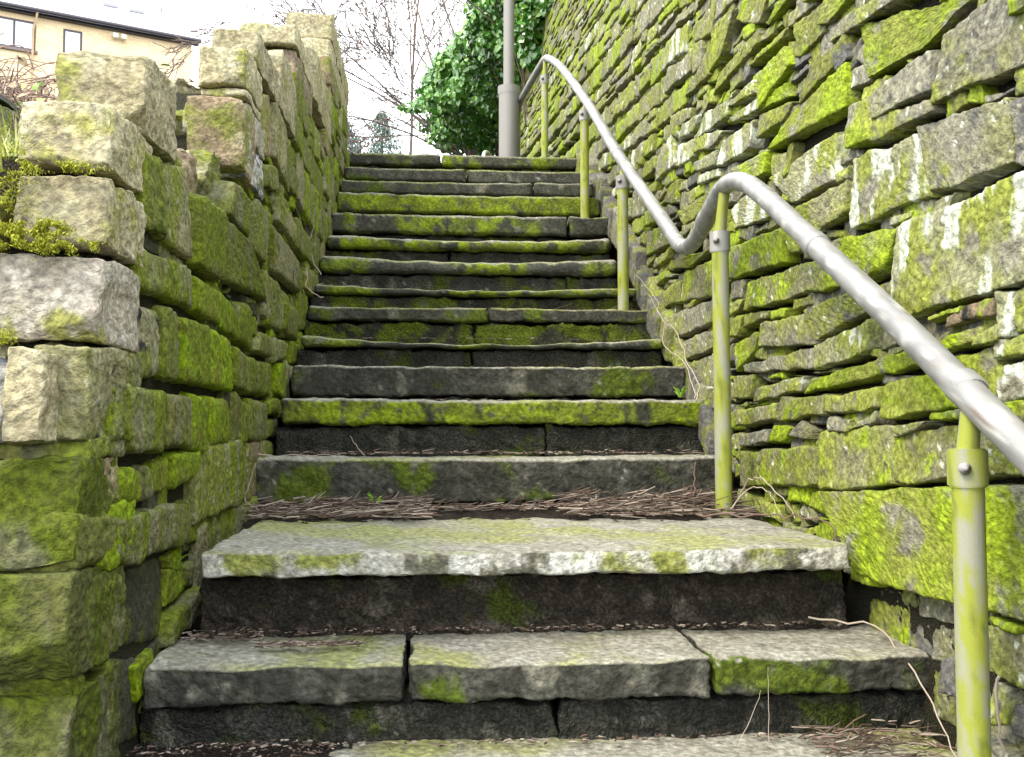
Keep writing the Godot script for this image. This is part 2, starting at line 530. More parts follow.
# ---------------------------------------------------------------- staircase
func build_staircase() -> void:
	var root := thing("stone_staircase", "worn dark mossy stone steps climbing between the two rubble walls", "steps", at(0.2, -0.62, 2.0))
	# s, h, left, right, slab thickness, nosing radius, rough, sag, joints, slab style, riser style, riser set back, label
	var rows := [
		[1.45, -0.620, -0.20, 1.02, 0.09, 0.012, 0.006, 0.0, [], "tread", "crust", 0.03, ""],
		[2.00, -0.4545, -0.555, 1.065, 0.085, 0.010, 0.008, 0.0, [-0.045, 0.575], "crust", "crust", 0.022, "step of three grey slabs with ragged black fronts"],
		[2.20, -0.2555, -0.495, 0.955, 0.066, 0.010, 0.005, 0.0, [], "pale", "earthy", 0.075, "pale whitish slab step covered with twigs"],
		[3.20, -0.087, -0.565, 0.95, 0.15, 0.014, 0.012, 0.0, [], "crust", "crust", 0.01, "black rough-faced step behind the twig heap"],
		[3.50, 0.106, -0.52, 0.985, 0.085, 0.013, 0.009, 0.0, [], "green", "crust", 0.016, "step with a straight bright green front"],
		[3.77, 0.2475, -0.52, 0.97, 0.12, 0.012, 0.012, 0.0, [], "crust", "crust", 0.012, ""],
		[4.04, 0.388, -0.525, 0.945, 0.05, 0.022, 0.004, 0.024, [], "worn", "crust", 0.035, "step with a smooth sagging rounded nosing"],
		[4.31, 0.535, -0.53, 0.96, 0.06, 0.01, 0.008, 0.0, [0.25], "crust", "mossy_riser", 0.012, ""],
		[4.58, 0.680, -0.54, 0.955, 0.052, 0.024, 0.004, 0.018, [], "worn", "crust_green", 0.035, ""],
		[4.85, 0.857, -0.55, 0.915, 0.085, 0.036, 0.006, 0.024, [], "worn", "crust", 0.04, ""],
		[5.12, 1.0085, -0.545, 0.93, 0.07, 0.030, 0.005, 0.016, [], "green", "crust_green", 0.035, ""],
		[5.39, 1.187, -0.55, 0.97, 0.11, 0.012, 0.010, 0.0, [0.76], "crust_green", "crust", 0.03, ""],
		[5.66, 1.360, -0.545, 0.96, 0.11, 0.014, 0.007, 0.0, [], "green", "crust", 0.02, ""],
		[5.93, 1.510, -0.55, 0.97, 0.085, 0.012, 0.008, 0.0, [0.62], "crust", "crust_green", 0.02, ""],
		[6.20, 1.660, -0.55, 0.97, 0.09, 0.012, 0.008, 0.0, [0.22], "crust", "crust", 0.02, ""],
		[6.47, 1.830, -0.56, 0.97, 0.085, 0.012, 0.008, 0.0, [0.06], "crust_green", "crust_green", 0.02, "topmost step with a green stained front"],
	]
	var prev := -0.95
	for k in rows.size():
		var d: Array = rows[k]
		var s: float = d[0]
		var h: float = d[1]
		var cell := 0.0034 * s
		var back: float = (rows[k + 1][0] + 0.09) if k + 1 < rows.size() else s + 0.9
		var step := Node3D.new()
		step.name = "step"
		root.add_child(step, true)
		step.position = -root.position
		if d[12]:
			step.set_meta("label", d[12])
		var edges: Array = [d[2]] + d[8] + [d[3]]
		for e in edges.size() - 1:
			var l: float = edges[e] + (0.004 if e > 0 else 0.0)
			var r: float = edges[e + 1] + (-0.004 if e + 2 < edges.size() else (0.02 if k > 2 else 0.0))
			var jt := rng.randf_range(-0.006, 0.006)
			var js := rng.randf_range(-0.012, 0.012)
			var th: float = d[4]
			var c := [at(l, h + jt, s + js), at(r, h + jt, s + js), at(r, h - th, s + js), at(l, h - th, s + js), at(l, h + jt, back), at(r, h + jt, back), at(r, h - th, back), at(l, h - th, back)]
			piece("slab", stone(c, {"cell": cell, "round": d[5], "rough": d[6], "chip": 0.16, "chips": 4, "style": d[9], "top": "tread", "sag": d[7] + 0.006, "wob": 0.005, "back": clampi(ceili((back - s) / cell / 1.5), 6, 60)}), mat_stone, step)
		# riser stones below the slab
		var rh := h - float(d[4]) - 0.004
		if rh - prev > 0.012:
			var x: float = d[2] - 0.02
			var rs: float = s + d[11]
			while x < d[3]:
				var x1 := minf(x + rng.randf_range(0.6, 1.5), d[3] + 0.02)
				if d[3] - x1 < 0.15:
					x1 = d[3] + 0.02
				var j := rng.randf_range(-0.006, 0.008)
				var c2 := [at(x - 0.004, rh, rs + j), at(x1 + 0.004, rh, rs + j), at(x1 + 0.004, prev - 0.03, rs + j - 0.006), at(x - 0.004, prev - 0.03, rs + j - 0.006), at(x, rh, rs + 0.2), at(x1, rh, rs + 0.2), at(x1, prev - 0.03, rs + 0.2), at(x, prev - 0.03, rs + 0.2)]
				piece("riser_stone", stone(c2, {"cell": cell, "round": 0.008, "rough": 0.016, "chip": 0.2, "chips": 3, "style": d[10], "wob": 0.008, "back": 3}), mat_crust, step)
				x = x1
		prev = h


# ---------------------------------------------------------------- walls
func inside(p: Vector2, q: PackedVector2Array) -> bool:
	return Geometry2D.is_point_in_polygon(p, q)


func face_t(side: float, h: float) -> float:
	return 1.0 + 0.04 * h if side > 0.0 else -0.545


# stone on a long wall from four (s, h) corners; side +1 = right wall, whose face looks to -x
func wall_stone(q: PackedVector2Array, side: float, style: String, proud: float, deep: float, extra := {}) -> Heap:
	var c := []
	for k in 8:
		var m := q[k % 4]
		var t := face_t(side, m.y) - side * proud + (side * deep if k > 3 else 0.0)
		if side > 0.0 and k < 4:
			t += 0.003 * (1.0 if k < 2 else -0.4)
		c.append(at(t, m.y, m.x))
	var mid := (q[0] + q[2]) * 0.5
	var o := {"cell": clampf(0.0034 * mid.x, 0.0045, 0.05), "round": 0.010, "rough": 0.005, "chip": 0.08, "chips": 3, "style": style, "wob": 0.007, "back": 4}
	o.merge(extra, true)
	return stone(c, o)


# corners of the larger stones of the right wall as they lie in it: look, then (s, h) of four corners in millimetres
const RIGHT := [
	["g",2323,1004,1786,835,1989,813,2242,841], ["k",1914,804,1583,816,1580,635,1938,676], ["k",2219,797,1938,792,1935,698,2211,732], ["k",2211,732,1934,688,1937,657,2208,672],
	["g",2348,801,2224,791,2208,679,2361,704], ["k",2018,649,1668,597,1656,470,1936,481], ["d",1670,581,1565,588,1562,428,1644,476], ["w",2318,662,2013,632,1940,482,2321,494],
	["m",2705,630,2345,619,2341,538,2545,526], ["w",2408,655,2329,652,2339,617,2400,623], ["g",2124,481,2021,471,2025,455,2108,459], ["w",2094,452,1563,440,1560,255,2090,242],
	["g",2495,490,2098,453,2144,366,2344,357], ["k",2618,329,2314,340,2222,276,2528,238], ["w",2527,225,2211,260,2207,181,2503,157], ["g",2556,139,2028,175,1987,132,2603,101],
	["m",2780,93,2453,93,2463,37,2800,24], ["m",2453,88,2162,96,2160,46,2450,42], ["g",2133,101,1843,125,1829,43,2149,23], ["m",1930,179,1756,194,1732,165,1881,153],
	["b",1853,228,1701,242,1694,202,1856,204], ["g",1927,228,1809,244,1809,226,1923,215], ["w",1695,247,1639,246,1638,169,1680,168], ["m",1630,243,1559,242,1558,166,1632,168],
	["m",1765,168,1687,194,1683,161,1755,153], ["g",1843,142,1696,153,1693,54,1798,73], ["w",1696,157,1558,173,1557,133,1692,124], ["w",1695,119,1557,125,1556,58,1678,50],
	["m",1671,45,1556,53,1555,-24,1655,-17], ["m",2480,-4,2076,12,2071,-122,2484,-153], ["m",2075,-8,1626,25,1624,-75,2071,-118], ["k",2090,14,1937,21,1978,1,2066,-12],
	["k",2431,36,2299,34,2308,1,2428,-4], ["k",2303,6,2170,44,2164,10,2297,1], ["g",1909,37,1822,45,1811,27,1901,25], ["g",2294,-288,2196,-285,2194,-348,2280,-352],
	["g",2504,-159,1554,-88,1550,-315,2215,-342], ["k",1709,-350,1550,-339,1548,-435,1708,-421], ["d",1856,-441,1791,-417,1782,-488,1861,-503], ["k",1691,-447,1637,-442,1645,-494,1696,-512],
	["d",1631,-465,1548,-435,1547,-524,1630,-515], ["g",1694,-329,1613,-328,1616,-340,1694,-341], ["w",2942,777,2445,770,2419,643,2738,652], ["w",3442,1044,3095,1014,3128,921,3509,960],
	["w",3840,1069,3515,1029,3536,975,3774,1015], ["w",3759,1007,3509,964,3492,922,3769,962], ["g",2755,915,2373,927,2361,808,2940,864], ["g",3321,903,2940,864,2963,801,3129,812],
	["w",3356,770,3106,780,2862,644,3257,690], ["g",3319,629,2807,597,2775,488,3309,513], ["m",2779,553,2651,511,2673,496,2752,513], ["m",3101,478,2473,454,2404,361,3124,387],
	["k",2963,327,2617,320,2576,229,2967,256], ["m",2711,377,2591,369,2582,335,2701,336], ["m",3134,378,2902,366,2918,341,3150,331], ["g",2884,358,2757,348,2772,324,2864,329],
	["g",3244,293,3000,315,3042,247,3213,194], ["k",3161,214,2527,225,2516,163,3107,181], ["k",3004,135,2607,150,2626,105,3010,88], ["m",3233,178,3037,180,3040,105,3227,108],
	["m",3181,73,2804,77,2809,30,3175,11], ["k",3142,-5,2866,1,2881,-38,3138,-54], ["g",2841,13,2695,12,2747,-30,2872,-37], ["k",2732,-16,2620,20,2541,1,2539,-25],
	["m",3136,-70,2511,-41,2485,-145,3116,-184], ["k",3534,60,3383,64,3377,1,3527,1], ["m",4513,620,3977,622,3981,523,4543,539], ["m",3931,644,3438,626,3423,473,3965,525],
	["m",4493,482,4149,498,4136,398,4428,457], ["k",4131,496,3461,478,3464,385,4099,381], ["k",3994,359,3437,364,3418,294,3919,272], ["k",3886,261,3417,284,3392,152,3752,160],
	["k",3948,519,3733,511,3789,483,3929,492], ["k",3637,147,3391,145,3384,71,3549,82], ["m",3274,385,3144,379,3170,316,3268,312], ["m",3290,438,3148,426,3198,392,3274,388],
	["k",3297,508,3164,494,3170,435,3280,443], ["m",4409,1038,4263,1094,4082,1070,4121,972], ["w",4504,1288,4216,1305,4143,1143,4528,1166], ["w",4136,1228,3852,1178,3859,1098,4123,1124],
	["w",3853,1187,3445,1082,3544,1056,3829,1106], ["m",4116,932,3567,900,3549,843,3954,838], ["m",4716,966,4374,930,4208,816,4697,840], ["m",4157,697,4056,723,3570,668,3838,645],
	["m",4495,791,4205,793,4218,751,4468,739], ["m",4701,719,4249,704,4225,665,4668,651], ["k",4743,1146,4459,1111,4491,1048,4708,1063], ["g",4731,1068,4511,1043,4479,966,4719,987],
	["g",2990,1289,2910,1309,2780,1282,2970,1271], ["m",2774,1189,2506,1160,2528,1068,2726,1072], ["g",3066,1146,2829,1142,2757,1063,3056,1021], ["m",2623,1008,2465,1004,2429,949,2701,926],
	["d",2458,1005,2383,1014,2367,935,2441,926], ["g",2520,1166,2339,1085,2488,1079,2557,1099], ["m",3055,1011,2758,960,2822,921,3069,940], ["g",2918,1051,2804,1027,2768,978,3046,1018],
	["w",3375,1104,3080,1082,3077,1035,3325,1070], ["w",3416,1164,3116,1148,3071,1089,3319,1132], ["w",3697,1226,3382,1178,3376,1115,3820,1156], ["w",4120,1245,4058,1291,3771,1250,3839,1195],
	["m",4022,1408,3708,1471,3627,1350,3987,1388], ["m",3642,1367,3617,1521,3329,1492,3473,1369], ["m",3493,1320,3078,1306,3084,1252,3591,1260], ["m",3347,1439,3250,1486,3007,1377,3079,1317],
	["m",3922,1659,3588,1625,3616,1513,3897,1574], ["m",3174,1230,2833,1205,2857,1178,3162,1212],
]
const LEFT := [
	["o",1921,534,2040,554,2113,404,1904,388], ["k",2079,550,2264,600,2356,394,2067,390], ["o",2396,563,2662,578,2626,385,2377,391], ["o",2663,567,3015,573,3358,437,2702,399],
	["k",3350,537,3689,536,3702,371,3322,372], ["o",3739,536,4108,494,4179,398,3727,373], ["o",3142,731,3483,752,3390,560,2982,567], ["k",3420,714,4060,701,4261,577,3499,554],
	["o",2775,696,3091,697,2982,573,2715,584], ["k",3590,848,4079,841,4057,734,3598,752], ["o",4076,877,4718,864,4727,760,4057,734], ["r",3134,1059,3407,1152,3511,962,3114,852],
	["k",3115,845,3536,943,3613,865,3157,767], ["o",1887,350,2328,375,2355,276,1880,272], ["g",2358,369,2627,361,2634,275,2365,277], ["g",2627,367,2874,344,2881,259,2647,264],
	["o",2872,373,3064,367,3073,245,2851,256], ["x",1870,235,2069,246,2071,107,1860,110], ["o",2084,252,2207,261,2217,110,2094,108], ["g",2234,255,2482,259,2504,110,2235,109],
	["g",2505,254,2740,246,2805,107,2526,113], ["o",2824,239,3025,223,3034,103,2832,127], ["o",3041,222,3458,232,3446,114,3050,113], ["o",3248,325,3495,315,3457,249,3179,248],
	["o",3516,331,3834,334,3762,264,3502,231], ["o",3399,442,3669,478,3753,368,3364,353], ["o",3743,487,4139,498,4089,361,3753,376], ["o",1826,81,2081,79,2074,-46,1863,-36],
	["o",2104,79,2320,79,2309,-40,2104,-38], ["g",2329,86,2484,82,2472,-53,2310,-49], ["g",2495,82,2725,82,2747,-40,2504,-41], ["o",2833,108,2924,88,2903,-33,2830,-35],
	["o",2924,82,3052,80,3045,-38,2918,-42], ["o",3051,95,3385,89,3416,-33,3078,-35], ["g",1796,-69,1942,-71,1933,-137,1800,-134], ["o",1962,-70,2031,-73,2035,-133,1979,-135],
	["g",2045,-63,2169,-55,2158,-126,2035,-133], ["g",2186,-53,2408,-46,2362,-104,2183,-128], ["o",1596,-131,1795,-139,1789,-225,1598,-224], ["o",1801,-150,1981,-154,1954,-252,1768,-233],
	["o",1987,-151,2337,-160,2344,-263,1980,-244], ["o",1649,-242,1842,-254,1834,-390,1657,-375], ["d",1860,-256,2167,-264,2213,-451,1882,-400], ["o",1599,-372,1677,-388,1671,-434,1634,-432],
	["o",1768,-398,1829,-406,1815,-533,1766,-526], ["d",1634,-437,1762,-458,1759,-583,1632,-547], ["d",1835,-411,2014,-439,2025,-606,1834,-565],
]

func quad_of(a: Array) -> PackedVector2Array:
	var q := PackedVector2Array()
	for k in 4:
		q.append(Vector2(a[1 + 2 * k], a[2 + 2 * k]) * 0.001)
	return q


func shrink(q: PackedVector2Array, gap: float) -> PackedVector2Array:
	var m := (q[0] + q[1] + q[2] + q[3]) * 0.25
	var out := PackedVector2Array()
	for p in q:
		out.append(p - (p - m).normalized() * gap)
	return out


func grow(q: PackedVector2Array, k: float) -> PackedVector2Array:
	var m := (q[0] + q[1] + q[2] + q[3]) * 0.25
	var out := PackedVector2Array()
	for p in q:
		out.append(m + (p - m) * k)
	return out


func stair_h(s: float) -> float:
	if s < 3.2:
		return -0.62 if s < 2.0 else (-0.45 if s < 2.25 else -0.26)
	return minf(-0.087 + (s - 3.2) * 0.584, 1.83 if s < 7.0 else 1.83 + 0.26 * (s - 7.0))


# irregular courses between s0 and s1; returns quads not covered by those already there
func courses(s0: float, s1: float, lo: Callable, hi: Callable, tilt: Callable, hs: Vector2, ls: Vector2, there: Array, reach := 0.6) -> Array:
	var out := []
	var c := -1.2
	while c < 9.0:
		var ch := rng.randf_range(hs.x, hs.y)
		var s := s0 + rng.randf() * 0.2
		while s < s1:
			var big: float = 1.0 + 0.06 * maxf(0.0, s - 5.0)
			var len_ := rng.randf_range(ls.x, ls.y) * big
			var sm := s + len_ * 0.5
			var y0: float = c + tilt.call(c) * (s - 2.0)
			var y1: float = c + tilt.call(c) * (s + len_ - 2.0)
			var j := func(): return rng.randf_range(-0.018, 0.018)
			var split := rng.randf() < 0.22
			var parts := [[0.0, 1.0]] if not split else [[0.0, rng.randf_range(0.4, 0.6)], [0.0, 1.0]]
			if split:
				parts[1][0] = parts[0][1]
			for pr: Array in parts:
				if c > 0.55 * s + 1.2 or c < 0.35 * s - 3.0:
					continue
				var b0: float = y0 + ch * pr[0]
				var b1: float = y1 + ch * pr[0]
				var t0: float = y0 + ch * pr[1]
				var t1: float = y1 + ch * pr[1]
				var q := PackedVector2Array([Vector2(s + len_ + j.call(), t1 + j.call()), Vector2(s + j.call(), t0 + j.call()), Vector2(s + j.call(), b0 + j.call()), Vector2(s + len_ + j.call(), b1 + j.call())])
				var mid := (q[0] + q[1] + q[2] + q[3]) * 0.25
				if mid.y + ch * 0.4 < lo.call(sm) or mid.y + ch * 0.3 > hi.call(sm):
					continue
				var hit := false
				for g: PackedVector2Array in there:
					var gb := g[0].distance_to(mid)
					if gb > 1.2:
						continue
					for f: Vector2 in [mid, mid.lerp(q[0], reach), mid.lerp(q[1], reach), mid.lerp(q[2], reach), mid.lerp(q[3], reach)]:
						if inside(f, g):
							hit = true
							break
					if hit:
						break
				if not hit:
					out.append(q)
			s += len_
		c += ch
	return out


func profile(called: String, pts: PackedVector2Array, t0: float, t1: float, slope: float, parent: Node) -> void:
	# solid between two vertical sheets whose outline is pts (s, h)
	var hp := Heap.new()
	var col := Color(0.085, 0.08, 0.045)
	var ids := Geometry2D.triangulate_polygon(pts)
	for i in range(0, ids.size(), 3):
		var p := [pts[ids[i]], pts[ids[i + 1]], pts[ids[i + 2]]]
		var f := []
		var g := []
		for v: Vector2 in p:
			f.append(at(t0 + slope * v.y, v.y, v.x))
			g.append(at(t1 + slope * v.y, v.y, v.x))
		tri(hp, f[0], f[1], f[2], col)
		tri(hp, g[0], g[2], g[1], col)
	for i in pts.size():
		var a := pts[i]
		var b := pts[(i + 1) % pts.size()]
		quad(hp, at(t0 + slope * a.y, a.y, a.x), at(t0 + slope * b.y, b.y, b.x), at(t1 + slope * b.y, b.y, b.x), at(t1 + slope * a.y, a.y, a.x), col)
	piece(called, hp, mat_soil, parent)


func build_retaining_wall() -> void:
	var root := thing("retaining_wall", "tall rubble stone wall covered in lime green moss behind the handrail", "wall", at(1.1, -0.9, 2.0))
	var hold := Node3D.new()
	var pts := PackedVector2Array([Vector2(0.3, -1.2), Vector2(0.3, wall_top(0.3)), Vector2(8.5, wall_top(8.5)), Vector2(24.0, wall_top(24.0)), Vector2(24.0, 1.0), Vector2(7.0, 0.8)])
	var off := Vector3.ZERO - root.position
	var there := []
	for a: Array in RIGHT:
		there.append(grow(quad_of(a), 1.04))
	var far := Heap.new()
	var made := 0
	for a: Array in RIGHT:
		var q := shrink(quad_of(a), -0.008)
		var hp := wall_stone(q, 1.0, a[0], rng.randf_range(-0.006, 0.007), 0.16)
		piece("stone", hp, mat_stone, root).position = off
		made += 1
	var tilt := func(c: float) -> float: return clampf(0.02 + 0.09 * c, -0.05, 0.17)
	var more := courses(0.9, 15.0, func(s): return stair_h(s) - 0.06 if s > 2.3 or s < 1.72 else -0.33, func(s): return wall_top(s) + 0.03, tilt, Vector2(0.05, 0.14), Vector2(0.11, 0.38), there)
	more.sort_custom(func(a, b): return a[1].x < b[1].x)
	for q: PackedVector2Array in more:
		var pick := rng.randf()
		var mx := na.get_noise_2d(q[0].x * 0.9, q[0].y * 1.3)
		var style := "g" if pick + mx * 0.6 > 0.76 else ("m" if pick > 0.42 else ("k" if pick > 0.08 else "w"))
		if q[1].x > 8.0 and pick > 0.45:
			style = "g"
		var hp := wall_stone(shrink(q, -0.010), 1.0, style, rng.randf_range(-0.006, 0.008), 0.16, {"back": 3, "wob": 0.009, "chips": 4, "chip": 0.12, "round": 0.009})
		if made < 250:
			piece("stone", hp, mat_stone, root).position = off
			made += 1
		else:
			join(far, hp)
	# set back stones behind the end of the three slab step
	for row: Array in [[-0.68, -0.58], [-0.58, -0.47], [-0.47, -0.385], [-0.385, -0.28]]:
		var bs := 1.66
		while bs < 2.5:
			var bl := rng.randf_range(0.1, 0.24)
			var bq := PackedVector2Array([Vector2(bs + bl, row[1] + rng.randf_range(-0.012, 0.012)), Vector2(bs, row[1] + rng.randf_range(-0.012, 0.012)), Vector2(bs, row[0]), Vector2(bs + bl, row[0])])
			piece("stone", wall_stone(shrink(bq, -0.006), 1.0, ["m", "k", "d", "m"][rng.randi() % 4], rng.randf_range(-0.056, -0.04), 0.1, {"back": 3, "round": 0.012}), mat_stone, root).position = off
			bs += bl
	# rubble footing between the step ends and the wall
	var fs := 3.35
	while fs < 6.6:
		var fl := rng.randf_range(0.09, 0.2)
		var y := stair_h(fs + fl * 0.3)
		var fq := PackedVector2Array([Vector2(fs + fl, y + fl * 0.5 + rng.randf_range(-0.07, 0.05)), Vector2(fs, y + rng.randf_range(-0.06, 0.06)), Vector2(fs, y - 0.14), Vector2(fs + fl, y - 0.05)])
		piece("stone", wall_stone(shrink(fq, -0.008), 1.0, ["d", "d", "m", "k"][rng.randi() % 4], 0.005 + 0.04 * maxf(0.0, y) + rng.randf_range(-0.01, 0.04), 0.14, {"back": 3}), mat_stone, root).position = off
		fs += fl * 0.92
	# small chinking stones set back in the joints
	for q: PackedVector2Array in more:
		there.append(grow(q, 0.9))
	for q: PackedVector2Array in courses(1.2, 6.6, func(s): return stair_h(s) - 0.06 if s > 2.3 or s < 1.72 else -0.33, func(s): return 0.5 * s + 0.3, tilt, Vector2(0.03, 0.07), Vector2(0.05, 0.16), there, 0.12):
		join(far, wall_stone(shrink(q, -0.006), 1.0, ["m", "k", "d", "g"][rng.randi() % 4], rng.randf_range(-0.018, -0.008), 0.1, {"back": 2, "wob": 0.006, "chips": 3, "round": 0.006, "cell": 0.004 * q[0].x}))
	print("right wall: ", RIGHT.size(), " + ", more.size())
	var f := piece("stone_mass", far, mat_stone, root)
	f.position = off
	f.set_meta("kind", "stuff")
	profile("core", pts, 1.048, 1.5, 0.04, root)
	root.get_node("core").position = off
	var wo := Vector3(-1, 0, 0)
	lime_run([at(0.972, -0.125, 1.98), at(0.972, -0.17, 2.0), at(0.97, -0.23, 2.02), at(0.97, -0.27, 2.035)], wo, 0.002, root)
	hold.free()


func parapet_top(s: float) -> float:
	if s < 1.75:
		return 0.14
	if s < 2.12:
		return 0.56
	if s < 2.95:
		return 0.57
	if s < 3.15:
		return 0.92
	if s < 4.0:
		return 1.16
	if s < 5.3:
		return 1.54
	return 2.0


func front_block(s: float, h1: float, h0: float, tl: float, tr: float, long: float, style: String, extra := {}) -> Heap:
	var lean := 0.012
	var c := [at(tl, h1, s + lean), at(tr, h1, s + lean), at(tr, h0, s), at(tl, h0, s), at(tl, h1, s + long), at(tr, h1, s + long), at(tr, h0, s + long), at(tl, h0, s + long)]
	var o := {"cell": clampf(0.0034 * s, 0.0045, 0.05), "round": 0.006, "rough": 0.005, "chip": 0.22, "chips": 4, "style": style, "wob": 0.007, "back": clampi(ceili(long / (0.005 * s)), 6, 40)}
	o.merge(extra, true)
	return stone(c, o)


func build_parapet_wall() -> void:
	var root := thing("parapet_wall", "broken stepped rubble wall of buff and green blocks beside the steps", "wall", at(-0.75, -0.9, 2.0))
	var off := -root.position
	# the stepped ends that face down the stairs: look, s, top, bottom, left, length back
	var ends := [
		["fb", 1.71, 0.560, 0.445, -0.700, 0.26], ["fb", 1.69, 0.430, 0.308, -0.690, 0.24], ["fp", 1.655, 0.292, 0.145, -0.80, 0.24],
		["fb", 1.56, 0.128, -0.022, -0.650, 0.24], ["lk", 1.625, 0.135, -0.018, -0.632, 0.2], ["fo", 1.57, -0.042, -0.208, -0.75, 0.22],
		["lr", 1.66, -0.045, -0.122, -0.60, 0.14], ["lo", 1.735, 0.15, -0.02, -0.80, 0.2], ["fw", 1.60, 0.115, -0.02, -0.80, 0.2], ["lo", 1.63, -0.012, -0.05, -0.78, 0.2], ["lk", 1.68, 0.145, 0.11, -0.79, 0.2], ["lg", 1.70, -0.128, -0.235, -0.62, 0.2], ["fo", 1.60, -0.236, -0.388, -0.655, 0.24], ["fo", 1.55, -0.22, -0.385, -0.80, 0.24],
		["fo", 1.58, -0.408, -0.60, -0.74, 0.26], ["fb", 1.91, 0.735, 0.575, -0.715, 0.24],
		["fb", 2.92, 1.136, 1.018, -0.69, 0.26], ["fb", 2.93, 1.012, 0.985, -0.68, 0.25], ["fp", 2.95, 0.980, 0.878, -0.735, 0.3], ["fw", 2.93, 0.872, 0.745, -0.675, 0.3],
		["fb", 3.13, 1.275, 1.16, -0.700, 0.42], ["fb", 3.58, 1.40, 1.17, -0.70, 0.45], ["fb", 3.98, 1.645, 1.555, -0.78, 0.6], ["fr", 4.0, 1.548, 1.42, -0.72, 0.5],
		["fb", 4.6, 1.80, 1.56, -0.75, 0.8], ["fb", 5.36, 2.28, 2.125, -0.80, 1.1], ["fb", 5.3, 2.118, 1.985, -0.78, 1.1], ["fb", 5.28, 1.978, 1.80, -0.78, 1.0],
	]
	for e: Array in ends:
		var tr := -0.545
		var hs: float = e[1]
		if hs == 1.56:
			tr = -0.592
		elif hs == 1.60 and e[2] > 0.0:
			tr = -0.655
		var hp := front_block(hs, e[2], e[3], e[4], tr, e[5], e[0])
		piece("stone", hp, mat_stone, root).position = off
	# more of the end wall, further left
	for row: Array in [[0.40, 0.30, 1.70], [0.292, 0.15, 1.66], [0.14, -0.02, 1.62], [-0.04, -0.21, 1.60], [-0.22, -0.40, 1.60], [-0.41, -0.60, 1.60], [-0.61, -0.80, 1.6], [-0.81, -1.0, 1.6]]:
		var x := -0.81 if row[0] < 0.3 else -0.71
		if row[0] < -0.6:
			x = -0.55
		while x > -1.7:
			var wd := rng.randf_range(0.14, 0.3)
			piece("stone", front_block(row[2] + rng.randf_range(-0.03, 0.02), row[0], row[1], x - wd, x - 0.008, 0.2, ["lo", "fb", "lg"][rng.randi() % 3], {"cell": 0.008, "back": 5}), mat_stone, root).position = off
			x -= wd
	# ragged stones in the gap and at the back of the wall
	for e: Array in [["lo", 2.10, 0.70, 0.57, -0.64, -0.57, 0.12], ["lk", 2.26, 0.66, 0.55, -0.70, -0.60, 0.16], ["lr", 2.46, 0.72, 0.56, -0.72, -0.61, 0.16], ["lk", 2.66, 0.78, 0.56, -0.74, -0.60, 0.2],
			["fb", 3.25, 1.17, 1.02, -0.95, -0.76, 0.3], ["lk", 2.985, 1.03, 0.87, -0.94, -0.742, 0.2], ["fb", 2.97, 0.86, 0.69, -0.94, -0.735, 0.22], ["lo", 2.965, 0.68, 0.48, -0.94, -0.70, 0.22], ["lk", 3.2, 1.01, 0.88, -0.95, -0.77, 0.3], ["lk", 2.3, 0.62, 0.45, -0.92, -0.74, 0.3], ["fb", 2.62, 0.74, 0.55, -0.93, -0.75, 0.3], ["lk", 3.7, 1.3, 1.1, -0.95, -0.75, 0.5], ["lk", 4.4, 1.55, 1.3, -0.95, -0.76, 0.7], ["lk", 5.3, 2.0, 1.7, -0.98, -0.8, 1.0]]:
		piece("stone", front_block(e[1], e[2], e[3], e[4], e[5], e[6], e[0], {"chip": 0.6, "chips": 7, "rough": 0.014}), mat_stone, root).position = off
	var there := []
	for a: Array in LEFT:
		there.append(grow(quad_of(a), 1.03))
	for a: Array in LEFT:
		var q := shrink(quad_of(a), -0.008)
		var proud := rng.randf_range(-0.006, 0.008)
		if a[0] == "d":
			proud = -0.022
		if a[0] == "r":
			proud = -0.01
		var hp := wall_stone(q, -1.0, "l" + str(a[0]), proud, 0.16, {"round": 0.020, "chip": 0.12, "chips": 3, "rough": 0.004, "wob": 0.007})
		piece("stone", hp, mat_stone, root).position = off
	var more := courses(1.80, 6.42, func(s): return stair_h(s) - 0.12, parapet_top, func(_c): return 0.0, Vector2(0.12, 0.2), Vector2(0.12, 0.28), there)
	for q: PackedVector2Array in more:
		var pick := rng.randf()
		var style := "lo" if pick > 0.45 else ("lk" if pick > 0.2 else ("lg" if pick > 0.06 else "lr"))
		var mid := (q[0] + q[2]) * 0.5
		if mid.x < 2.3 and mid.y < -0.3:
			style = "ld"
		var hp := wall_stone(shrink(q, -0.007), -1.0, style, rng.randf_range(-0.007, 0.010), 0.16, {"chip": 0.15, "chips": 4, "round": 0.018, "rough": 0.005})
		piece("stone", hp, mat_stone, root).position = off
	var fill := Heap.new()
	for q: PackedVector2Array in more:
		there.append(grow(q, 0.9))
	for q: PackedVector2Array in courses(1.80, 6.3, func(s): return stair_h(s) - 0.12, func(s): return parapet_top(s) - 0.05, func(_c): return 0.0, Vector2(0.04, 0.09), Vector2(0.06, 0.16), there, 0.12):
		join(fill, wall_stone(shrink(q, -0.006), -1.0, ["lo", "ld", "lg"][rng.randi() % 3], rng.randf_range(-0.024, -0.012), 0.1, {"back": 2, "wob": 0.006, "chips": 3, "round": 0.006, "cell": 0.004 * q[0].x}))
	var ch := piece("chinking", fill, mat_stone, root)
	ch.position = off
	ch.set_meta("kind", "stuff")
	print("left wall: ", LEFT.size(), " + ", more.size())
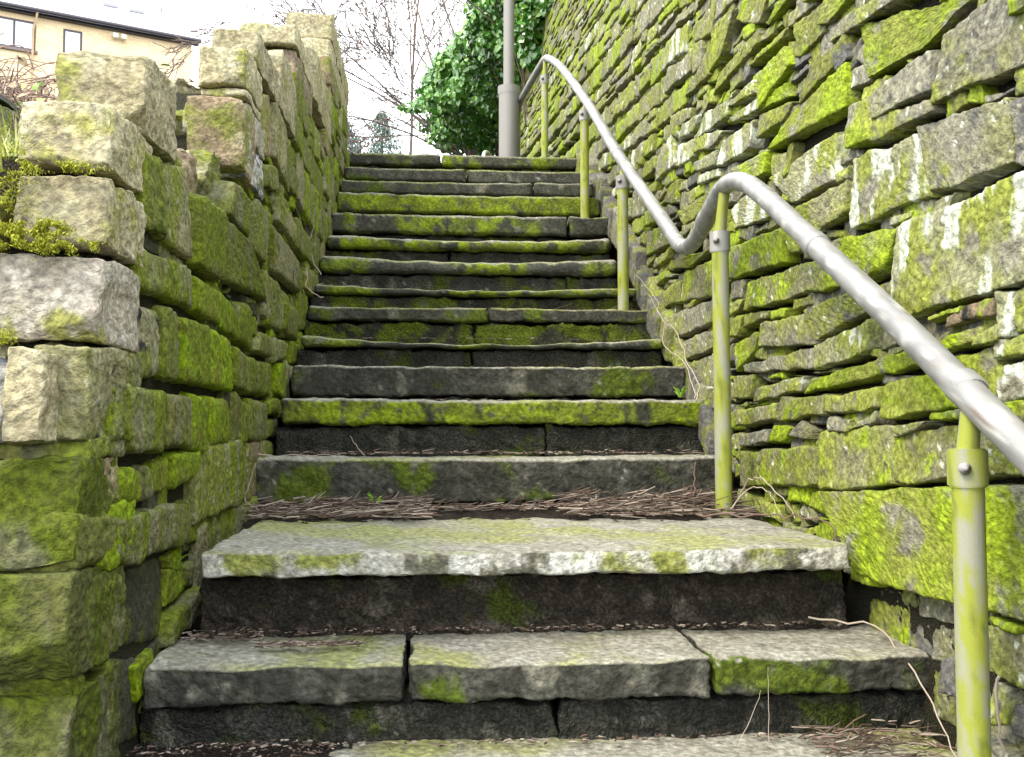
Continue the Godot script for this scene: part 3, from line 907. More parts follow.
	var pts := PackedVector2Array([Vector2(1.68, -1.1), Vector2(1.68, 0.10), Vector2(1.76, 0.36), Vector2(1.78, 0.48), Vector2(2.04, 0.49), Vector2(2.95, 0.50), Vector2(3.02, 0.86), Vector2(3.2, 1.08), Vector2(4.05, 1.1), Vector2(4.1, 1.45), Vector2(5.38, 1.47), Vector2(5.42, 2.1), Vector2(6.38, 2.12), Vector2(6.38, -0.4)])
	profile("core", pts, -0.575, -0.92, 0.0, root)
	root.get_node("core").position = off


# lime that ran out of the joints and set on the face of the stone
func lime_run(pts: Array, out: Vector3, width: float, root: Node3D) -> void:
	var hp := Heap.new()
	var cp := bend(pts, 10)
	for k in cp.size() - 1:
		var a: Vector3 = cp[k]
		var b: Vector3 = cp[k + 1]
		var dr := (b - a).normalized()
		var sd := dr.cross(out).normalized()
		var w0 := width * (0.45 + 0.9 * absf(na.get_noise_3d(a.x * 60.0, a.y * 60.0, a.z * 60.0)))
		var w1 := width * (0.45 + 0.9 * absf(na.get_noise_3d(b.x * 60.0, b.y * 60.0, b.z * 60.0)))
		var up := out * width * 0.45
		var col := Color(0.25, 0.255, 0.13) * (1.0 + 0.3 * na.get_noise_3d(a.x * 200.0, a.y * 200.0, a.z * 200.0))
		quad(hp, a - sd * w0, b - sd * w1, b + up, a + up, col)
		quad(hp, a + up, b + up, b + sd * w1, a + sd * w0, col)
	var o := piece("lime_run", hp, tinted(0.9), root)
	o.position = -root.position
	o.set_meta("label", "pale lime run down the stone")


# ---------------------------------------------------------------- handrail
func metal_color(p: Vector3) -> Color:
	var m := nb.get_noise_3d(p.x * 14.0, p.y * 14.0, p.z * 14.0)
	var c := Color(0.245, 0.245, 0.245) * (1.0 + 0.5 * m)
	var k := smoothstep(0.32, 0.42, nb.get_noise_3d(p.x * 30.0 + 7.0, p.y * 30.0, p.z * 30.0))
	c = c.lerp(Color(0.20, 0.19, 0.17), k * 0.8)
	c = c.lerp(Color(0.16, 0.10, 0.06), 0.7 * smoothstep(0.42, 0.55, nb.get_noise_3d(p.x * 45.0 + 3.0, p.y * 45.0, p.z * 45.0)))
	c = c.lerp(Color(0.44, 0.44, 0.42), smoothstep(0.25, 0.45, nb.get_noise_3d(p.x * 22.0, p.y * 22.0 + 30.0, p.z * 22.0)))
	c.a = 1.0
	return c


func post_color(p: Vector3) -> Color:
	# algae sits in runs and patches on the paint
	var m := nb.get_noise_3d(p.x * 26.0, p.y * 5.0, p.z * 26.0) + 0.35 * nb.get_noise_3d(p.x * 60.0, p.y * 40.0, p.z * 60.0)
	var c := Color(0.27, 0.275, 0.22)
	c = c.lerp(Color(0.25, 0.285, 0.035), smoothstep(-0.3, 0.05, m))
	c = c.lerp(Color(0.15, 0.175, 0.02), smoothstep(0.2, 0.45, m))
	c.a = 1.0
	return c


func build_handrail() -> void:
	var root := thing("handrail", "galvanised pipe handrail with swan neck bend on algae green posts", "handrail", at(0.9, -0.62, 1.57))
	var off := -root.position
	var mr := tinted(0.5)
	mr.metallic = 0.3
	var b2 := grain_texture(77, 0.05, 0.0, 1.0)
	mr.heightmap_enabled = true
	mr.heightmap_texture = b2
	mr.heightmap_scale = 0.03
	mr.uv1_triplanar = true
	mr.uv1_world_triplanar = true
	mr.uv1_scale = Vector3.ONE * 4.0
	var mp := tinted(0.75)
	mp.heightmap_enabled = true
	mp.heightmap_texture = b2
	mp.heightmap_scale = 0.03
	mp.uv1_triplanar = true
	mp.uv1_world_triplanar = true
	mp.uv1_scale = Vector3.ONE * 4.0
	var line := [at(0.89, -0.52, 0.62), at(0.89, -0.24, 1.07), at(0.895, 0.041, 1.55), at(0.90, 0.214, 1.85), at(0.90, 0.435, 2.24), at(0.90, 0.60, 2.53), at(0.90, 0.675, 2.67), at(0.90, 0.725, 2.79), at(0.90, 0.748, 2.90), at(0.90, 0.745, 3.0), at(0.90, 0.715, 3.10), at(0.90, 0.67, 3.22), at(0.90, 0.645, 3.34), at(0.90, 0.655, 3.45), at(0.90, 0.70, 3.56), at(0.90, 0.835, 3.79), at(0.90, 1.35, 4.70), at(0.895, 1.86, 5.52), at(0.88, 2.40, 6.45), at(0.865, 2.58, 6.78), at(0.85, 2.68, 6.98), at(0.835, 2.735, 7.12), at(0.825, 2.77, 7.35), at(0.81, 2.80, 7.65), at(0.79, 2.86, 8.2), at(0.775, 2.89, 8.55), at(0.77, 2.85, 8.72), at(0.77, 2.70, 8.78), at(0.77, 2.1, 8.8)]
	var pts := bend(line, 14)
	var hp := Heap.new()
	tube(hp, pts, same(0.0275, pts.size()), 28, metal_color)
	var rail := piece("rail", hp, mr, root)
	rail.position = off
	# couplings: sleeve slightly wider than the pipe
	for cpl: Array in [[2.24, 0.435, 0.55], [4.70, 1.35, 0.56], [1.60, 0.07, 0.56], [5.52, 1.86, 0.58], [3.17, 0.690, -0.4]]:
		var h := Heap.new()
		var c0 := at(0.90, cpl[1], cpl[0])
		var dr := Vector3(0, cpl[2], -1).normalized()
		tube(h, [c0 - dr * 0.021, c0 - dr * 0.017, c0 + dr * 0.017, c0 + dr * 0.021], [0.0285, 0.0315, 0.0315, 0.0285], 20, metal_color)
		piece("coupling", h, mr, rail)
	for p: Array in [[1.575, -0.62, -0.012, 0.055], [2.945, -0.255, 0.628, 0.74], [4.49, 0.535, 1.20, 1.235], [5.62, 1.187, 1.88, 1.90], [7.10, 1.83, 2.62, 2.70]]:
		var h := Heap.new()
		var s: float = p[0]
		var tt := 0.885 if s < 6.0 else 0.825
		var n := 40
		var lp := []
		for k in n + 1:
			lp.append(at(tt, p[1] - 0.02 + (p[2] - p[1]) * k / n, s + (0.012 * k / n if s > 2.5 and s < 3.5 else 0.0)))
		tube(h, lp, same(0.0255, n + 1), 18, post_color)
		var post := piece("post", h, mp, root)
		post.position = off
		h = Heap.new()
		var tp: Vector3 = lp[n]
		tube(h, [tp + Vector3(0, -0.062, 0), tp + Vector3(0, -0.058, 0), tp + Vector3(0, -0.002, 0), tp + Vector3(0, 0.002, 0)], [0.0265, 0.0315, 0.0315, 0.026], 18, post_color if s < 2.0 else metal_color)
		piece("collar", h, mp, post)
		h = Heap.new()
		tube(h, [tp + Vector3(-0.020, -0.030, 0.026), tp + Vector3(-0.0215, -0.030, 0.0325), tp + Vector3(-0.0215, -0.030, 0.036)], [0.010, 0.010, 0.006], 10, metal_color)
		piece("bolt", h, mp, post)
		h = Heap.new()
		var top := at(0.90 if s < 6.0 else 0.83, p[3] + 0.015, s)
		tube(h, [tp + Vector3(0, -0.01, 0), tp.lerp(top, 0.5), top], [0.018, 0.017, 0.017], 12, post_color)
		piece("bracket", h, mp, post)


func build_lamp_post() -> void:
	var x := 0.672
	var s := 8.5
	var root := thing("lamp_post", "grey painted steel lamp column with thicker collared base beyond top step", "lamp post", at(x, 2.30, s))
	var off := -root.position
	var m := plain(Color(0.20, 0.195, 0.185), 0.55)
	m.metallic = 0.2
	var hp := Heap.new()
	tube(hp, [at(x, 2.0, s), at(x, 2.96, s)], [0.088, 0.088], 24, Color.WHITE)
	piece("base", hp, m, root).position = off
	hp = Heap.new()
	tube(hp, [at(x, 2.93, s), at(x, 2.945, s), at(x, 3.0, s), at(x, 3.015, s)], [0.09, 0.098, 0.098, 0.06], 24, Color.WHITE)
	piece("collar", hp, m, root).position = off
	hp = Heap.new()
	tube(hp, [at(x, 2.95, s), at(x, 4.8, s), at(x, 7.2, s)], [0.049, 0.046, 0.040], 20, Color.WHITE)
	piece("pole", hp, m, root).position = off
	hp = Heap.new()
	box(hp, at(x + 0.082, 2.3, s - 0.05), at(x + 0.092, 2.88, s - 0.13))
	hp = Heap.new()
	tube(hp, [at(x, 7.15, s), at(x - 0.2, 7.35, s), at(x - 0.55, 7.42, s)], [0.035, 0.03, 0.028], 12, Color.WHITE)
	piece("arm", hp, m, root).position = off
	hp = Heap.new()
	tube(hp, [at(x - 0.5, 7.42, s), at(x - 0.6, 7.43, s), at(x - 0.95, 7.42, s), at(x - 1.05, 7.41, s)], [0.04, 0.09, 0.09, 0.03], 14, Color.WHITE)
	piece("lantern", hp, m, root).position = off


func build_far_rail() -> void:
	var hp := Heap.new()
	var pts := bend([at(0.60, 2.9, 11.3), at(0.60, 3.15, 11.3), at(0.635, 3.30, 11.6), at(0.69, 3.335, 11.8), at(0.735, 3.24, 11.9), at(0.75, 2.9, 11.9)], 4)
	tube(hp, pts, same(0.024, pts.size()), 10, Color(0.55, 0.55, 0.55))
	var o := piece("far_handrail", hp, tinted(0.45), self)
	tag(o, "short pale pipe rail bend standing beyond the lamp column", "handrail")


# ---------------------------------------------------------------- plants
func leaf_mesh(long: float, wide: float, fold: float) -> ArrayMesh:
	var hp := Heap.new()
	var st := [Vector3(0, 0, 0), Vector3(0, long * 0.35, 0), Vector3(0, long * 0.75, -long * 0.05), Vector3(0, long, -long * 0.16)]
	var wd := [0.0, wide * 0.5, wide * 0.34, 0.0]
	for sgn in [-1.0, 1.0]:
		for k in 3:
			var a: Vector3 = st[k]
			var b: Vector3 = st[k + 1]
			var a2: Vector3 = a + Vector3(sgn * wd[k], 0, fold * wd[k])
			var b2: Vector3 = b + Vector3(sgn * wd[k + 1], 0, fold * wd[k + 1])
			if sgn > 0.0:
				quad(hp, a, b, b2, a2)
			else:
				quad(hp, a, a2, b2, b)
	return commit(hp.vs, hp.ns, PackedColorArray(), hp.ix)


func scatter(called: String, mesh: Mesh, list: Array, cols: Array, material: Material, parent: Node) -> MultiMeshInstance3D:
	var mm := MultiMesh.new()
	mm.transform_format = MultiMesh.TRANSFORM_3D
	mm.use_colors = true
	mm.mesh = mesh
	mm.instance_count = list.size()
	for i in list.size():
		mm.set_instance_transform(i, list[i])
		mm.set_instance_color(i, cols[i])
	var o := MultiMeshInstance3D.new()
	o.name = called
	o.multimesh = mm
	o.material_override = material
	parent.add_child(o, true)
	o.set_meta("kind", "stuff")
	return o


func turned(pos: Vector3, out: Vector3, spread: float, size: float) -> Transform3D:
	var n := (out + Vector3(rng.randfn(0, spread), rng.randfn(0, spread), rng.randfn(0, spread))).normalized()
	var dn := (Vector3(0, -1, 0) + Vector3(rng.randfn(0, 0.5), rng.randfn(0, 0.3), rng.randfn(0, 0.5)))
	var y := (dn - n * dn.dot(n)).normalized()
	var x := y.cross(n).normalized()
	return Transform3D(Basis(x * size, y * size, n * size), pos)


func leaf_material(rough: float, back: Color) -> StandardMaterial3D:
	var m := tinted(rough)
	m.cull_mode = BaseMaterial3D.CULL_DISABLED
	m.backlight_enabled = true
	m.backlight = back
	m.metallic_specular = 0.6
	return m


func build_ivy() -> void:
	var root := thing("ivy", "dense glossy green ivy bulging over the far end of mossy wall", "ivy", at(1.0, 4.6, 14.0))
	var off := -root.position
	var list := []
	var cols := []
	for i in 42000:
		var s := lerpf(8.2, 20.0, pow(rng.randf(), 1.25))
		var k := clampf((s - 8.6) / 7.0, 0.0, 1.0)
		var hb := 3.55 + 0.18 * (s - 8.6) + 0.55 * (1.0 - k)
		var ht := hb + 1.7 + 1.4 * (1.0 - k)
		var a := rng.randf_range(-0.5 * PI, 0.5 * PI)
		var bulge := (0.30 + 1.4 * pow(k, 1.1) + 0.3 * na.get_noise_2d(s * 0.8, 3.0)) * (0.66 - 0.42 * sin(a))
		var rad := (0.85 + 0.45 * nb.get_noise_3d(s * 0.9, sin(a) * 2.0, 4.0)) * lerpf(0.70, 1.12, sqrt(rng.randf()))
		var p := at(1.05 + 0.04 * hb - cos(a) * bulge * rad, (hb + ht) * 0.5 + sin(a) * (ht - hb) * 0.5 * rad, s + rng.randf_range(-0.1, 0.1))
		var out := Vector3(-cos(a), sin(a) * 0.6 + 0.45, 0.75).normalized()
		list.append(turned(p, out, 0.5, rng.randf_range(0.6, 1.7)))
		var g := rng.randf()
		cols.append(Color(0.05 + 0.11 * g * g, 0.14 + 0.17 * g, 0.02 + 0.014 * g))
	var m := leaf_material(0.24, Color(0.25, 0.4, 0.08))
	scatter("leaves", leaf_mesh(0.072, 0.066, 0.25), list, cols, m, root).position = off
	var hp := Heap.new()
	for i in 40:
		var s := rng.randf_range(10.5, 20.0)
		var hb := 3.6 + 0.18 * (s - 8.6)
		var pts := bend([at(1.12, hb - 0.5 * rng.randf(), s), at(1.05 - rng.randf() * 0.3, hb + 0.5, s + rng.randf_range(-0.3, 0.3)), at(0.95 - rng.randf() * 0.6, hb + 1.2, s + rng.randf_range(-0.5, 0.5))], 4)
		tube(hp, pts, same(rng.randf_range(0.005, 0.012), pts.size()), 5, Color(0.09, 0.07, 0.05))
	var st := piece("stems", hp, tinted(0.9), root)
	st.position = off
	st.set_meta("kind", "stuff")


func build_house() -> void:
	# facade runs from its near left end to the right and away; local x along the facade, y up, z out of it
	var a := at(-12.83, 12.55, 30.0)
	var dir := Vector3(0.907, 0, -0.4212)
	var root := thing("brick_house", "yellow brick house with pale roof and dark gutter behind the wall", "house", Vector3(a.x, 8.2, a.z))
	root.basis = Basis(dir, Vector3.UP, dir.cross(Vector3.UP))
	var e := a.y - 8.2
	var img := Image.create(256, 192, false, Image.FORMAT_RGB8)
	for y in 192:
		for x in 256:
			var row := y / 24
			var xx := (x + (row % 2) * 32) % 256
			var mortar := (y % 24) < 4 or (xx % 64) < 4
			var hsh := fposmod(sin(float(row * 17 + xx / 64 * 5)) * 431.7, 1.0)
			var c := Color(0.90, 0.87, 0.80) if mortar else Color(0.88 + 0.06 * hsh, 0.77 + 0.07 * hsh, 0.58 + 0.08 * hsh)
			img.set_pixel(x, y, c)
	var brick := StandardMaterial3D.new()
	brick.albedo_texture = ImageTexture.create_from_image(img)
	brick.uv1_triplanar = true
	brick.uv1_scale = Vector3(1.11, 1.67, 1.11)
	brick.roughness = 0.9
	var dark := plain(Color(0.055, 0.045, 0.06), 0.5)
	var roofm := textured(grain_texture(61, 0.03, 0.86, 1.0), grain_texture(62, 0.03, 0.0, 1.0), 0.8, 0.5, 0.6)
	roofm.vertex_color_use_as_albedo = false
	roofm.albedo_color = Color(0.80, 0.82, 0.84)
	var white := plain(Color(0.75, 0.76, 0.78), 0.12)
	var hp := Heap.new()
	box(hp, Vector3(-9.0, -1.5, -7.5), Vector3(5.55, e + 0.02, 0.0))
	piece("wall", hp, brick, root)
	hp = Heap.new()
	# roof: two slopes with the ridge parallel to the facade
	var y0 := e + 0.10
	var yr := e + 3.4
	for sgn: float in [1.0, -1.0]:
		var z0 := 0.28 if sgn > 0.0 else -7.78
		quad(hp, Vector3(-9.3, y0, z0), Vector3(-9.3, yr, -3.75), Vector3(5.8, yr, -3.75), Vector3(5.8, y0, z0))
		quad(hp, Vector3(-9.3, y0 - 0.12, z0), Vector3(5.8, y0 - 0.12, z0), Vector3(5.8, yr - 0.12, -3.75), Vector3(-9.3, yr - 0.12, -3.75))
		quad(hp, Vector3(5.8, y0 - 0.12, z0), Vector3(5.8, y0, z0), Vector3(5.8, yr, -3.75), Vector3(5.8, yr - 0.12, -3.75))
	quad(hp, Vector3(5.55, e, 0.0), Vector3(5.55, e, -7.5), Vector3(5.55, yr - 0.1, -3.75), Vector3(5.55, yr - 0.1, -3.75))
	var roof := piece("roof", hp, roofm, root)
	for v: Array in [[2.95, 1.15], [3.75, 1.1]]:
		hp = Heap.new()
		var vy: float = y0 + v[1] * 0.82
		var vz: float = 0.28 - v[1]
		box(hp, Vector3(v[0], vy + 0.01, vz - 0.08), Vector3(v[0] + 0.45, vy + 0.10, vz + 0.03))
		piece("vent", hp, plain(Color(0.3, 0.3, 0.33)), roof)
	hp = Heap.new()
	box(hp, Vector3(-9.3, e - 0.06, 0.02), Vector3(5.75, e + 0.07, 0.14))
	piece("fascia", hp, dark, root)
	hp = Heap.new()
	tube(hp, [Vector3(-9.3, e + 0.07, 0.25), Vector3(5.8, e + 0.05, 0.25)], [0.07, 0.07], 10, Color.WHITE)
	piece("gutter", hp, dark, root)
	for wnd: Array in [[-0.55, 0.98, -1.13, -0.24, 1], [1.74, 2.27, -1.06, -0.27, 0], [-3.2, -1.7, -1.13, -0.24, 1]]:
		hp = Heap.new()
		var x0: float = wnd[0]
		var x1: float = wnd[1]
		var b0: float = e + wnd[2]
		var b1: float = e + wnd[3]
		var fr := 0.055
		box(hp, Vector3(x0, b0, -0.04), Vector3(x0 + fr, b1, 0.03))
		box(hp, Vector3(x1 - fr, b0, -0.04), Vector3(x1, b1, 0.03))
		box(hp, Vector3(x0 + fr, b0, -0.04), Vector3(x1 - fr, b0 + fr, 0.03))
		box(hp, Vector3(x0 + fr, b1 - fr, -0.04), Vector3(x1 - fr, b1, 0.03))
		if wnd[4]:
			var xm := x0 + (x1 - x0) * 0.60
			box(hp, Vector3(xm, b0 + fr, -0.04), Vector3(xm + fr, b1 - fr, 0.03))
		var wn := piece("window", hp, dark, root)
		var spans := [[x0 + fr, x1 - fr]]
		if wnd[4]:
			var xm2 := x0 + (x1 - x0) * 0.60
			spans = [[x0 + fr, xm2], [xm2 + fr, x1 - fr]]
		for sp: Array in spans:
			hp = Heap.new()
			box(hp, Vector3(sp[0] + 0.002, b0 + fr + 0.002, -0.03), Vector3(sp[1] - 0.002, b1 - fr - 0.002, 0.008))
			piece("pane", hp, white, wn)
		hp = Heap.new()
		box(hp, Vector3(x0 - 0.06, b0 - 0.08, -0.03), Vector3(x1 + 0.06, b0 - 0.004, 0.09))
		piece("sill", hp, plain(Color(0.2, 0.16, 0.15)), wn)
	for fx: float in [3.14, 3.38]:
		hp = Heap.new()
		box(hp, Vector3(fx, e - 0.32, 0.10), Vector3(fx + 0.14, e - 0.18, 0.24), Color.WHITE)
		var fl := piece("floodlight", hp, plain(Color(0.6, 0.6, 0.55), 0.4), root)
		hp = Heap.new()
		box(hp, Vector3(fx + 0.05, e - 0.27, 0.0), Vector3(fx + 0.09, e - 0.23, 0.1))
		piece("bracket", hp, dark, fl)
	hp = Heap.new()
	tube(hp, [Vector3(0.9, -1.0, 0.12), Vector3(0.9, e - 0.5, 0.12), Vector3(0.98, e - 0.15, 0.22), Vector3(1.0, e + 0.05, 0.25)], [0.035, 0.035, 0.035, 0.035], 8, Color.WHITE)
	piece("downpipe", hp, plain(Color(0.45, 0.33, 0.2)), root)


func branch(hp: Heap, p: Vector3, dir: Vector3, long: float, rad: float, depth: int, droop: float, col: Color) -> void:
	var pts := [p]
	var radii := [rad]
	var n := 5
	var d := dir.normalized()
	for k in n:
		d = (d + Vector3(rng.randfn(0, 0.10), rng.randfn(0, 0.08) + droop, rng.randfn(0, 0.10))).normalized()
		p += d * long / n
		pts.append(p)
		radii.append(lerpf(rad, rad * 0.45, float(k + 1) / n))
	for k in radii.size():
		radii[k] = maxf(radii[k], 0.0075)
	tube(hp, pts, radii, 5 if rad > 0.012 else 3, col * rng.randf_range(0.8, 1.2))
	if depth <= 0:
		return
	var kids := rng.randi_range(4, 5)
	for k in kids:
		var at_i := rng.randi_range(1, n)
		var q: Vector3 = pts[at_i]
		var dd: Vector3 = (pts[at_i] - pts[at_i - 1]).normalized()
		var side := Vector3(rng.randfn(), rng.randfn(), rng.randfn() * 0.7).normalized()
		branch(hp, q, dd + side * rng.randf_range(0.45, 0.9), long * rng.randf_range(0.4, 0.62), float(radii[at_i]) * 0.62, depth - 1, droop * 0.6, col)


func build_trees() -> void:
	var bark := Color(0.17, 0.135, 0.115)
	# each: label, base (t, s), height of base, stems [direction, length, radius]
	var list := [
		["arching leafless shrub rising out of the ivy with purple brown twigs", 0.75, 18.5, 5.0, [[Vector3(-0.85, 0.8, 0.1), 3.9, 0.04], [Vector3(-0.6, 1.0, 0.0), 4.2, 0.045], [Vector3(-1.0, 0.55, 0.2), 3.4, 0.035], [Vector3(-1.0, 0.75, 0.0), 3.6, 0.035], [Vector3(-0.2, 1.0, -0.1), 4.4, 0.05], [Vector3(0.15, 1.0, 0.0), 4.0, 0.045]]],
		["slender bare tree with upright trunk left of the leafless shrub", -0.55, 24.0, 6.0, [[Vector3(0.02, 1.0, 0.0), 6.0, 0.07], [Vector3(-0.4, 0.9, 0.1), 3.0, 0.035]]],
		["bare hillside tree with close grey branches behind the ivy", 1.9, 24.0, 6.6, [[Vector3(-0.1, 1.0, 0.0), 6.0, 0.09], [Vector3(-0.6, 0.9, 0.0), 4.4, 0.06], [Vector3(0.4, 0.9, 0.0), 4.4, 0.06], [Vector3(-0.35, 1.0, 0.2), 5.0, 0.06]]],
	]
	for d: Array in list:
		var base := at(d[1], d[3], d[2])
		var root := thing("bare_tree", d[0], "tree", base, "leafless trees beyond the steps")
		var stems: Array = d[4]
		var hp := Heap.new()
		tube(hp, [base + Vector3(0, -1.6, 0), base + Vector3(0.02, -0.4, 0), base + Vector3(0, 0.3, 0)], [0.12, 0.09, 0.07], 8, bark)
		piece("trunk", hp, tinted(0.9), root).position = -base
		hp = Heap.new()
		for sm: Array in stems:
			branch(hp, base, sm[0], sm[1], sm[2] * 0.62, 4, -0.03 if d[2] < 20.0 else 0.0, bark)
		var cr := piece("crown", hp, tinted(0.9), root)
		cr.position = -base
		cr.set_meta("kind", "stuff")


func build_shrubs() -> void:
	for d: Array in [["low blue green conifer shrub showing between wall end and ivy", -2.1, 24.0, 6.3, 1.2, Vector3(1.1, 1.0, 0.8)], ["taller pointed blue green conifer shrub left of the ivy", -1.2, 24.0, 6.2, 1.5, Vector3(1.1, 1.05, 0.8)]]:
		var base := at(d[1], d[3], d[2])
		var root := thing("conifer_shrub", d[0], "shrub", base, "conifer shrubs beyond the steps")
		var list := []
		var cols := []
		var hp := Heap.new()
		tube(hp, [base + Vector3(0, -1.0, 0), base + Vector3(0, d[4] * 0.8, 0)], [0.06, 0.02], 6, Color(0.1, 0.08, 0.06))
		piece("trunk", hp, tinted(0.9), root).position = -base
		var sz: Vector3 = d[5]
		for i in 2600:
			var y := pow(rng.randf(), 1.3)
			var an := rng.randf() * TAU
			var r := (1.0 - y * 0.85) * sqrt(rng.randf()) * (0.85 + 0.3 * sin(an * 3.0 + y * 9.0))
			var p := base + Vector3(cos(an) * r * sz.x, y * d[4] * sz.y, sin(an) * r * sz.z)
			list.append(turned(p, Vector3(cos(an), 0.5, sin(an)), 0.6, rng.randf_range(0.6, 1.3)))
			var g := rng.randf()
			cols.append(Color(0.06 + 0.05 * g, 0.11 + 0.07 * g, 0.085 + 0.06 * g))
		scatter("crown", leaf_mesh(0.13, 0.028, 0.1), list, cols, leaf_material(0.7, Color(0.1, 0.15, 0.1)), root).position = -base


func build_brambles() -> void:
	var base := at(-3.5, 2.1, 8.0)
	var root := thing("bramble_thicket", "tangle of dry brown bramble stems with few green leaves behind wall", "brambles", base)
	var hp := Heap.new()
	var list := []
	var cols := []
	for i in 1700:
		var p0 := at(rng.randf_range(-5.6, -2.75), 2.0, rng.randf_range(7.2, 8.8))
		var lean := Vector3(rng.randfn(0, 0.4), 0, rng.randfn(0, 0.35))
		var tall := rng.randf_range(0.15, 0.85) * (1.0 - 0.35 * smoothstep(-3.4, -2.7, p0.x))
		var pts := bend([p0, p0 + lean * 0.3 + Vector3(0, tall * 0.8, 0), p0 + lean * 0.8 + Vector3(rng.randfn(0, 0.12), tall, rng.randfn(0, 0.1)), p0 + lean * 1.2 + Vector3(rng.randfn(0, 0.15), tall * rng.randf_range(0.5, 1.25), 0)], 4)
		var col := Color(0.24, 0.15, 0.12).lerp(Color(0.36, 0.28, 0.23), rng.randf())
		tube(hp, pts, same(rng.randf_range(0.0025, 0.006), pts.size()), 4, col)
		for k in 3:
			if rng.randf() < 0.35:
				var q: Vector3 = pts[rng.randi_range(3, pts.size() - 1)]
				list.append(turned(q, Vector3(0, 0.6, 0.7), 0.5, rng.randf_range(0.6, 1.2)))
				cols.append(Color(0.16, 0.27, 0.04) if rng.randf() < 0.6 else Color(0.26, 0.19, 0.11))
	var st := piece("stems", hp, tinted(0.9), root)
	st.position = -base
	st.set_meta("kind", "stuff")
	scatter("leaves", leaf_mesh(0.09, 0.06, 0.2), list, cols, leaf_material(0.6, Color(0.2, 0.3, 0.05)), root).position = -base
	# slate topped garden wall in front of the thicket
	hp = Heap.new()
	var gw := thing("garden_wall", "low dark slate coped wall in front of bramble thicket", "wall", at(-3.0, 1.5, 6.6))
	for k in 9:
		var x := -5.2 + 0.27 * k
		var c := [at(x, 2.19, 6.5), at(x + 0.262, 2.19, 6.5), at(x + 0.262, 2.14, 6.5), at(x, 2.14, 6.5), at(x, 2.19, 6.8), at(x + 0.262, 2.19, 6.8), at(x + 0.262, 2.14, 6.8), at(x, 2.14, 6.8)]
		piece("coping", stone(c, {"cell": 0.03, "round": 0.006, "rough": 0.008, "style": "d", "chips": 3, "chip": 0.3, "back": 4}), mat_stone, gw).position = -gw.position
		for j in 3:
			var yy := 2.13 - 0.16 * j
			var c2 := [at(x + 0.06 * j, yy, 6.54), at(x + 0.25 + 0.06 * j, yy, 6.54), at(x + 0.25 + 0.06 * j, yy - 0.15, 6.54), at(x + 0.06 * j, yy - 0.15, 6.54), at(x + 0.06 * j, yy, 6.75), at(x + 0.25 + 0.06 * j, yy, 6.75), at(x + 0.25 + 0.06 * j, yy - 0.15, 6.75), at(x + 0.06 * j, yy - 0.15, 6.75)]
			piece("stone", stone(c2, {"cell": 0.03, "round": 0.012, "rough": 0.01, "style": "m", "chips": 3, "chip": 0.3, "back": 3}), mat_stone, gw).position = -gw.position


func blade_mesh(long: float, wide: float) -> ArrayMesh:
	var hp := Heap.new()
	quad(hp, Vector3(-wide, 0, 0), Vector3(-wide * 0.7, long * 0.55, long * 0.08), Vector3(wide * 0.7, long * 0.55, long * 0.08), Vector3(wide, 0, 0))
	tri(hp, Vector3(-wide * 0.7, long * 0.55, long * 0.08), Vector3(0, long, long * 0.3), Vector3(wide * 0.7, long * 0.55, long * 0.08), Color.WHITE)
	return commit(hp.vs, hp.ns, PackedColorArray(), hp.ix)


func build_grass_and_moss() -> void:
	var list := []
	var cols := []
	for i in 2600:
		var t := rng.randf_range(-1.5, -0.70)
		var s := rng.randf_range(1.78, 2.5)
		if s > 1.95 and t > -0.75:
			continue
		var b := Basis(Vector3.UP, rng.randf() * TAU) * Basis(Vector3.RIGHT, rng.randf_range(-0.2, 0.9))
		list.append(Transform3D(b.scaled_local(Vector3.ONE * rng.randf_range(0.6, 1.3)), at(t, hill(t, s), s)))
		var g := rng.randf()
		cols.append(Color(0.22 + 0.12 * g, 0.27 + 0.08 * g, 0.06 + 0.05 * g))
	var gm := leaf_material(0.7, Color(0.2, 0.25, 0.05))
	var grass := scatter("grass", blade_mesh(0.11, 0.0022), list, cols, gm, self)
	tag(grass, "pale green grass on the soil left of the topmost buff block", "grass")
	# cushion moss growing over the joints of the buff end blocks
	list = []
	cols = []
	for spot: Array in [[-0.705, 0.43, 1.672, 0.055, 0.05], [-0.715, 0.37, 1.668, 0.05, 0.06], [-0.66, 0.300, 1.645, 0.09, 0.014], [-0.60, 0.300, 1.652, 0.06, 0.010], [-0.72, 0.32, 1.655, 0.05, 0.03], [-0.62, 0.437, 1.688, 0.06, 0.008], [-0.665, 0.325, 1.672, 0.035, 0.02], [-0.63, 0.33, 1.672, 0.03, 0.012], [-0.705, 0.145, 1.62, 0.04, 0.012], [-0.70, 0.04, 1.55, 0.035, 0.04]]:
		for i in 1800:
			var p := at(spot[0] + rng.randfn(0, spot[3] * 0.55), spot[1] + rng.randfn(0, spot[4] * 0.55), spot[2] + rng.randfn(0, 0.006))
			if na.get_noise_3d(p.x * 45.0, p.y * 45.0, 0.0) < -0.05:
				continue
			var n := Vector3(rng.randfn(0, 0.5), rng.randfn(0.5, 0.5), 1.0).normalized()
			var x := n.cross(Vector3(rng.randf(), 0.3, 0.2)).normalized()
			list.append(Transform3D(Basis(x, n, x.cross(n)) * rng.randf_range(0.6, 1.4), p))
			var g := rng.randf()
			cols.append(Color(0.24 + 0.22 * g, 0.27 + 0.20 * g, 0.012 + 0.02 * g))
	var mo := scatter("cushion_moss", blade_mesh(0.0065, 0.0014), list, cols, gm, self)
	tag(mo, "bright yellow green cushion moss growing over the buff end blocks", "moss")


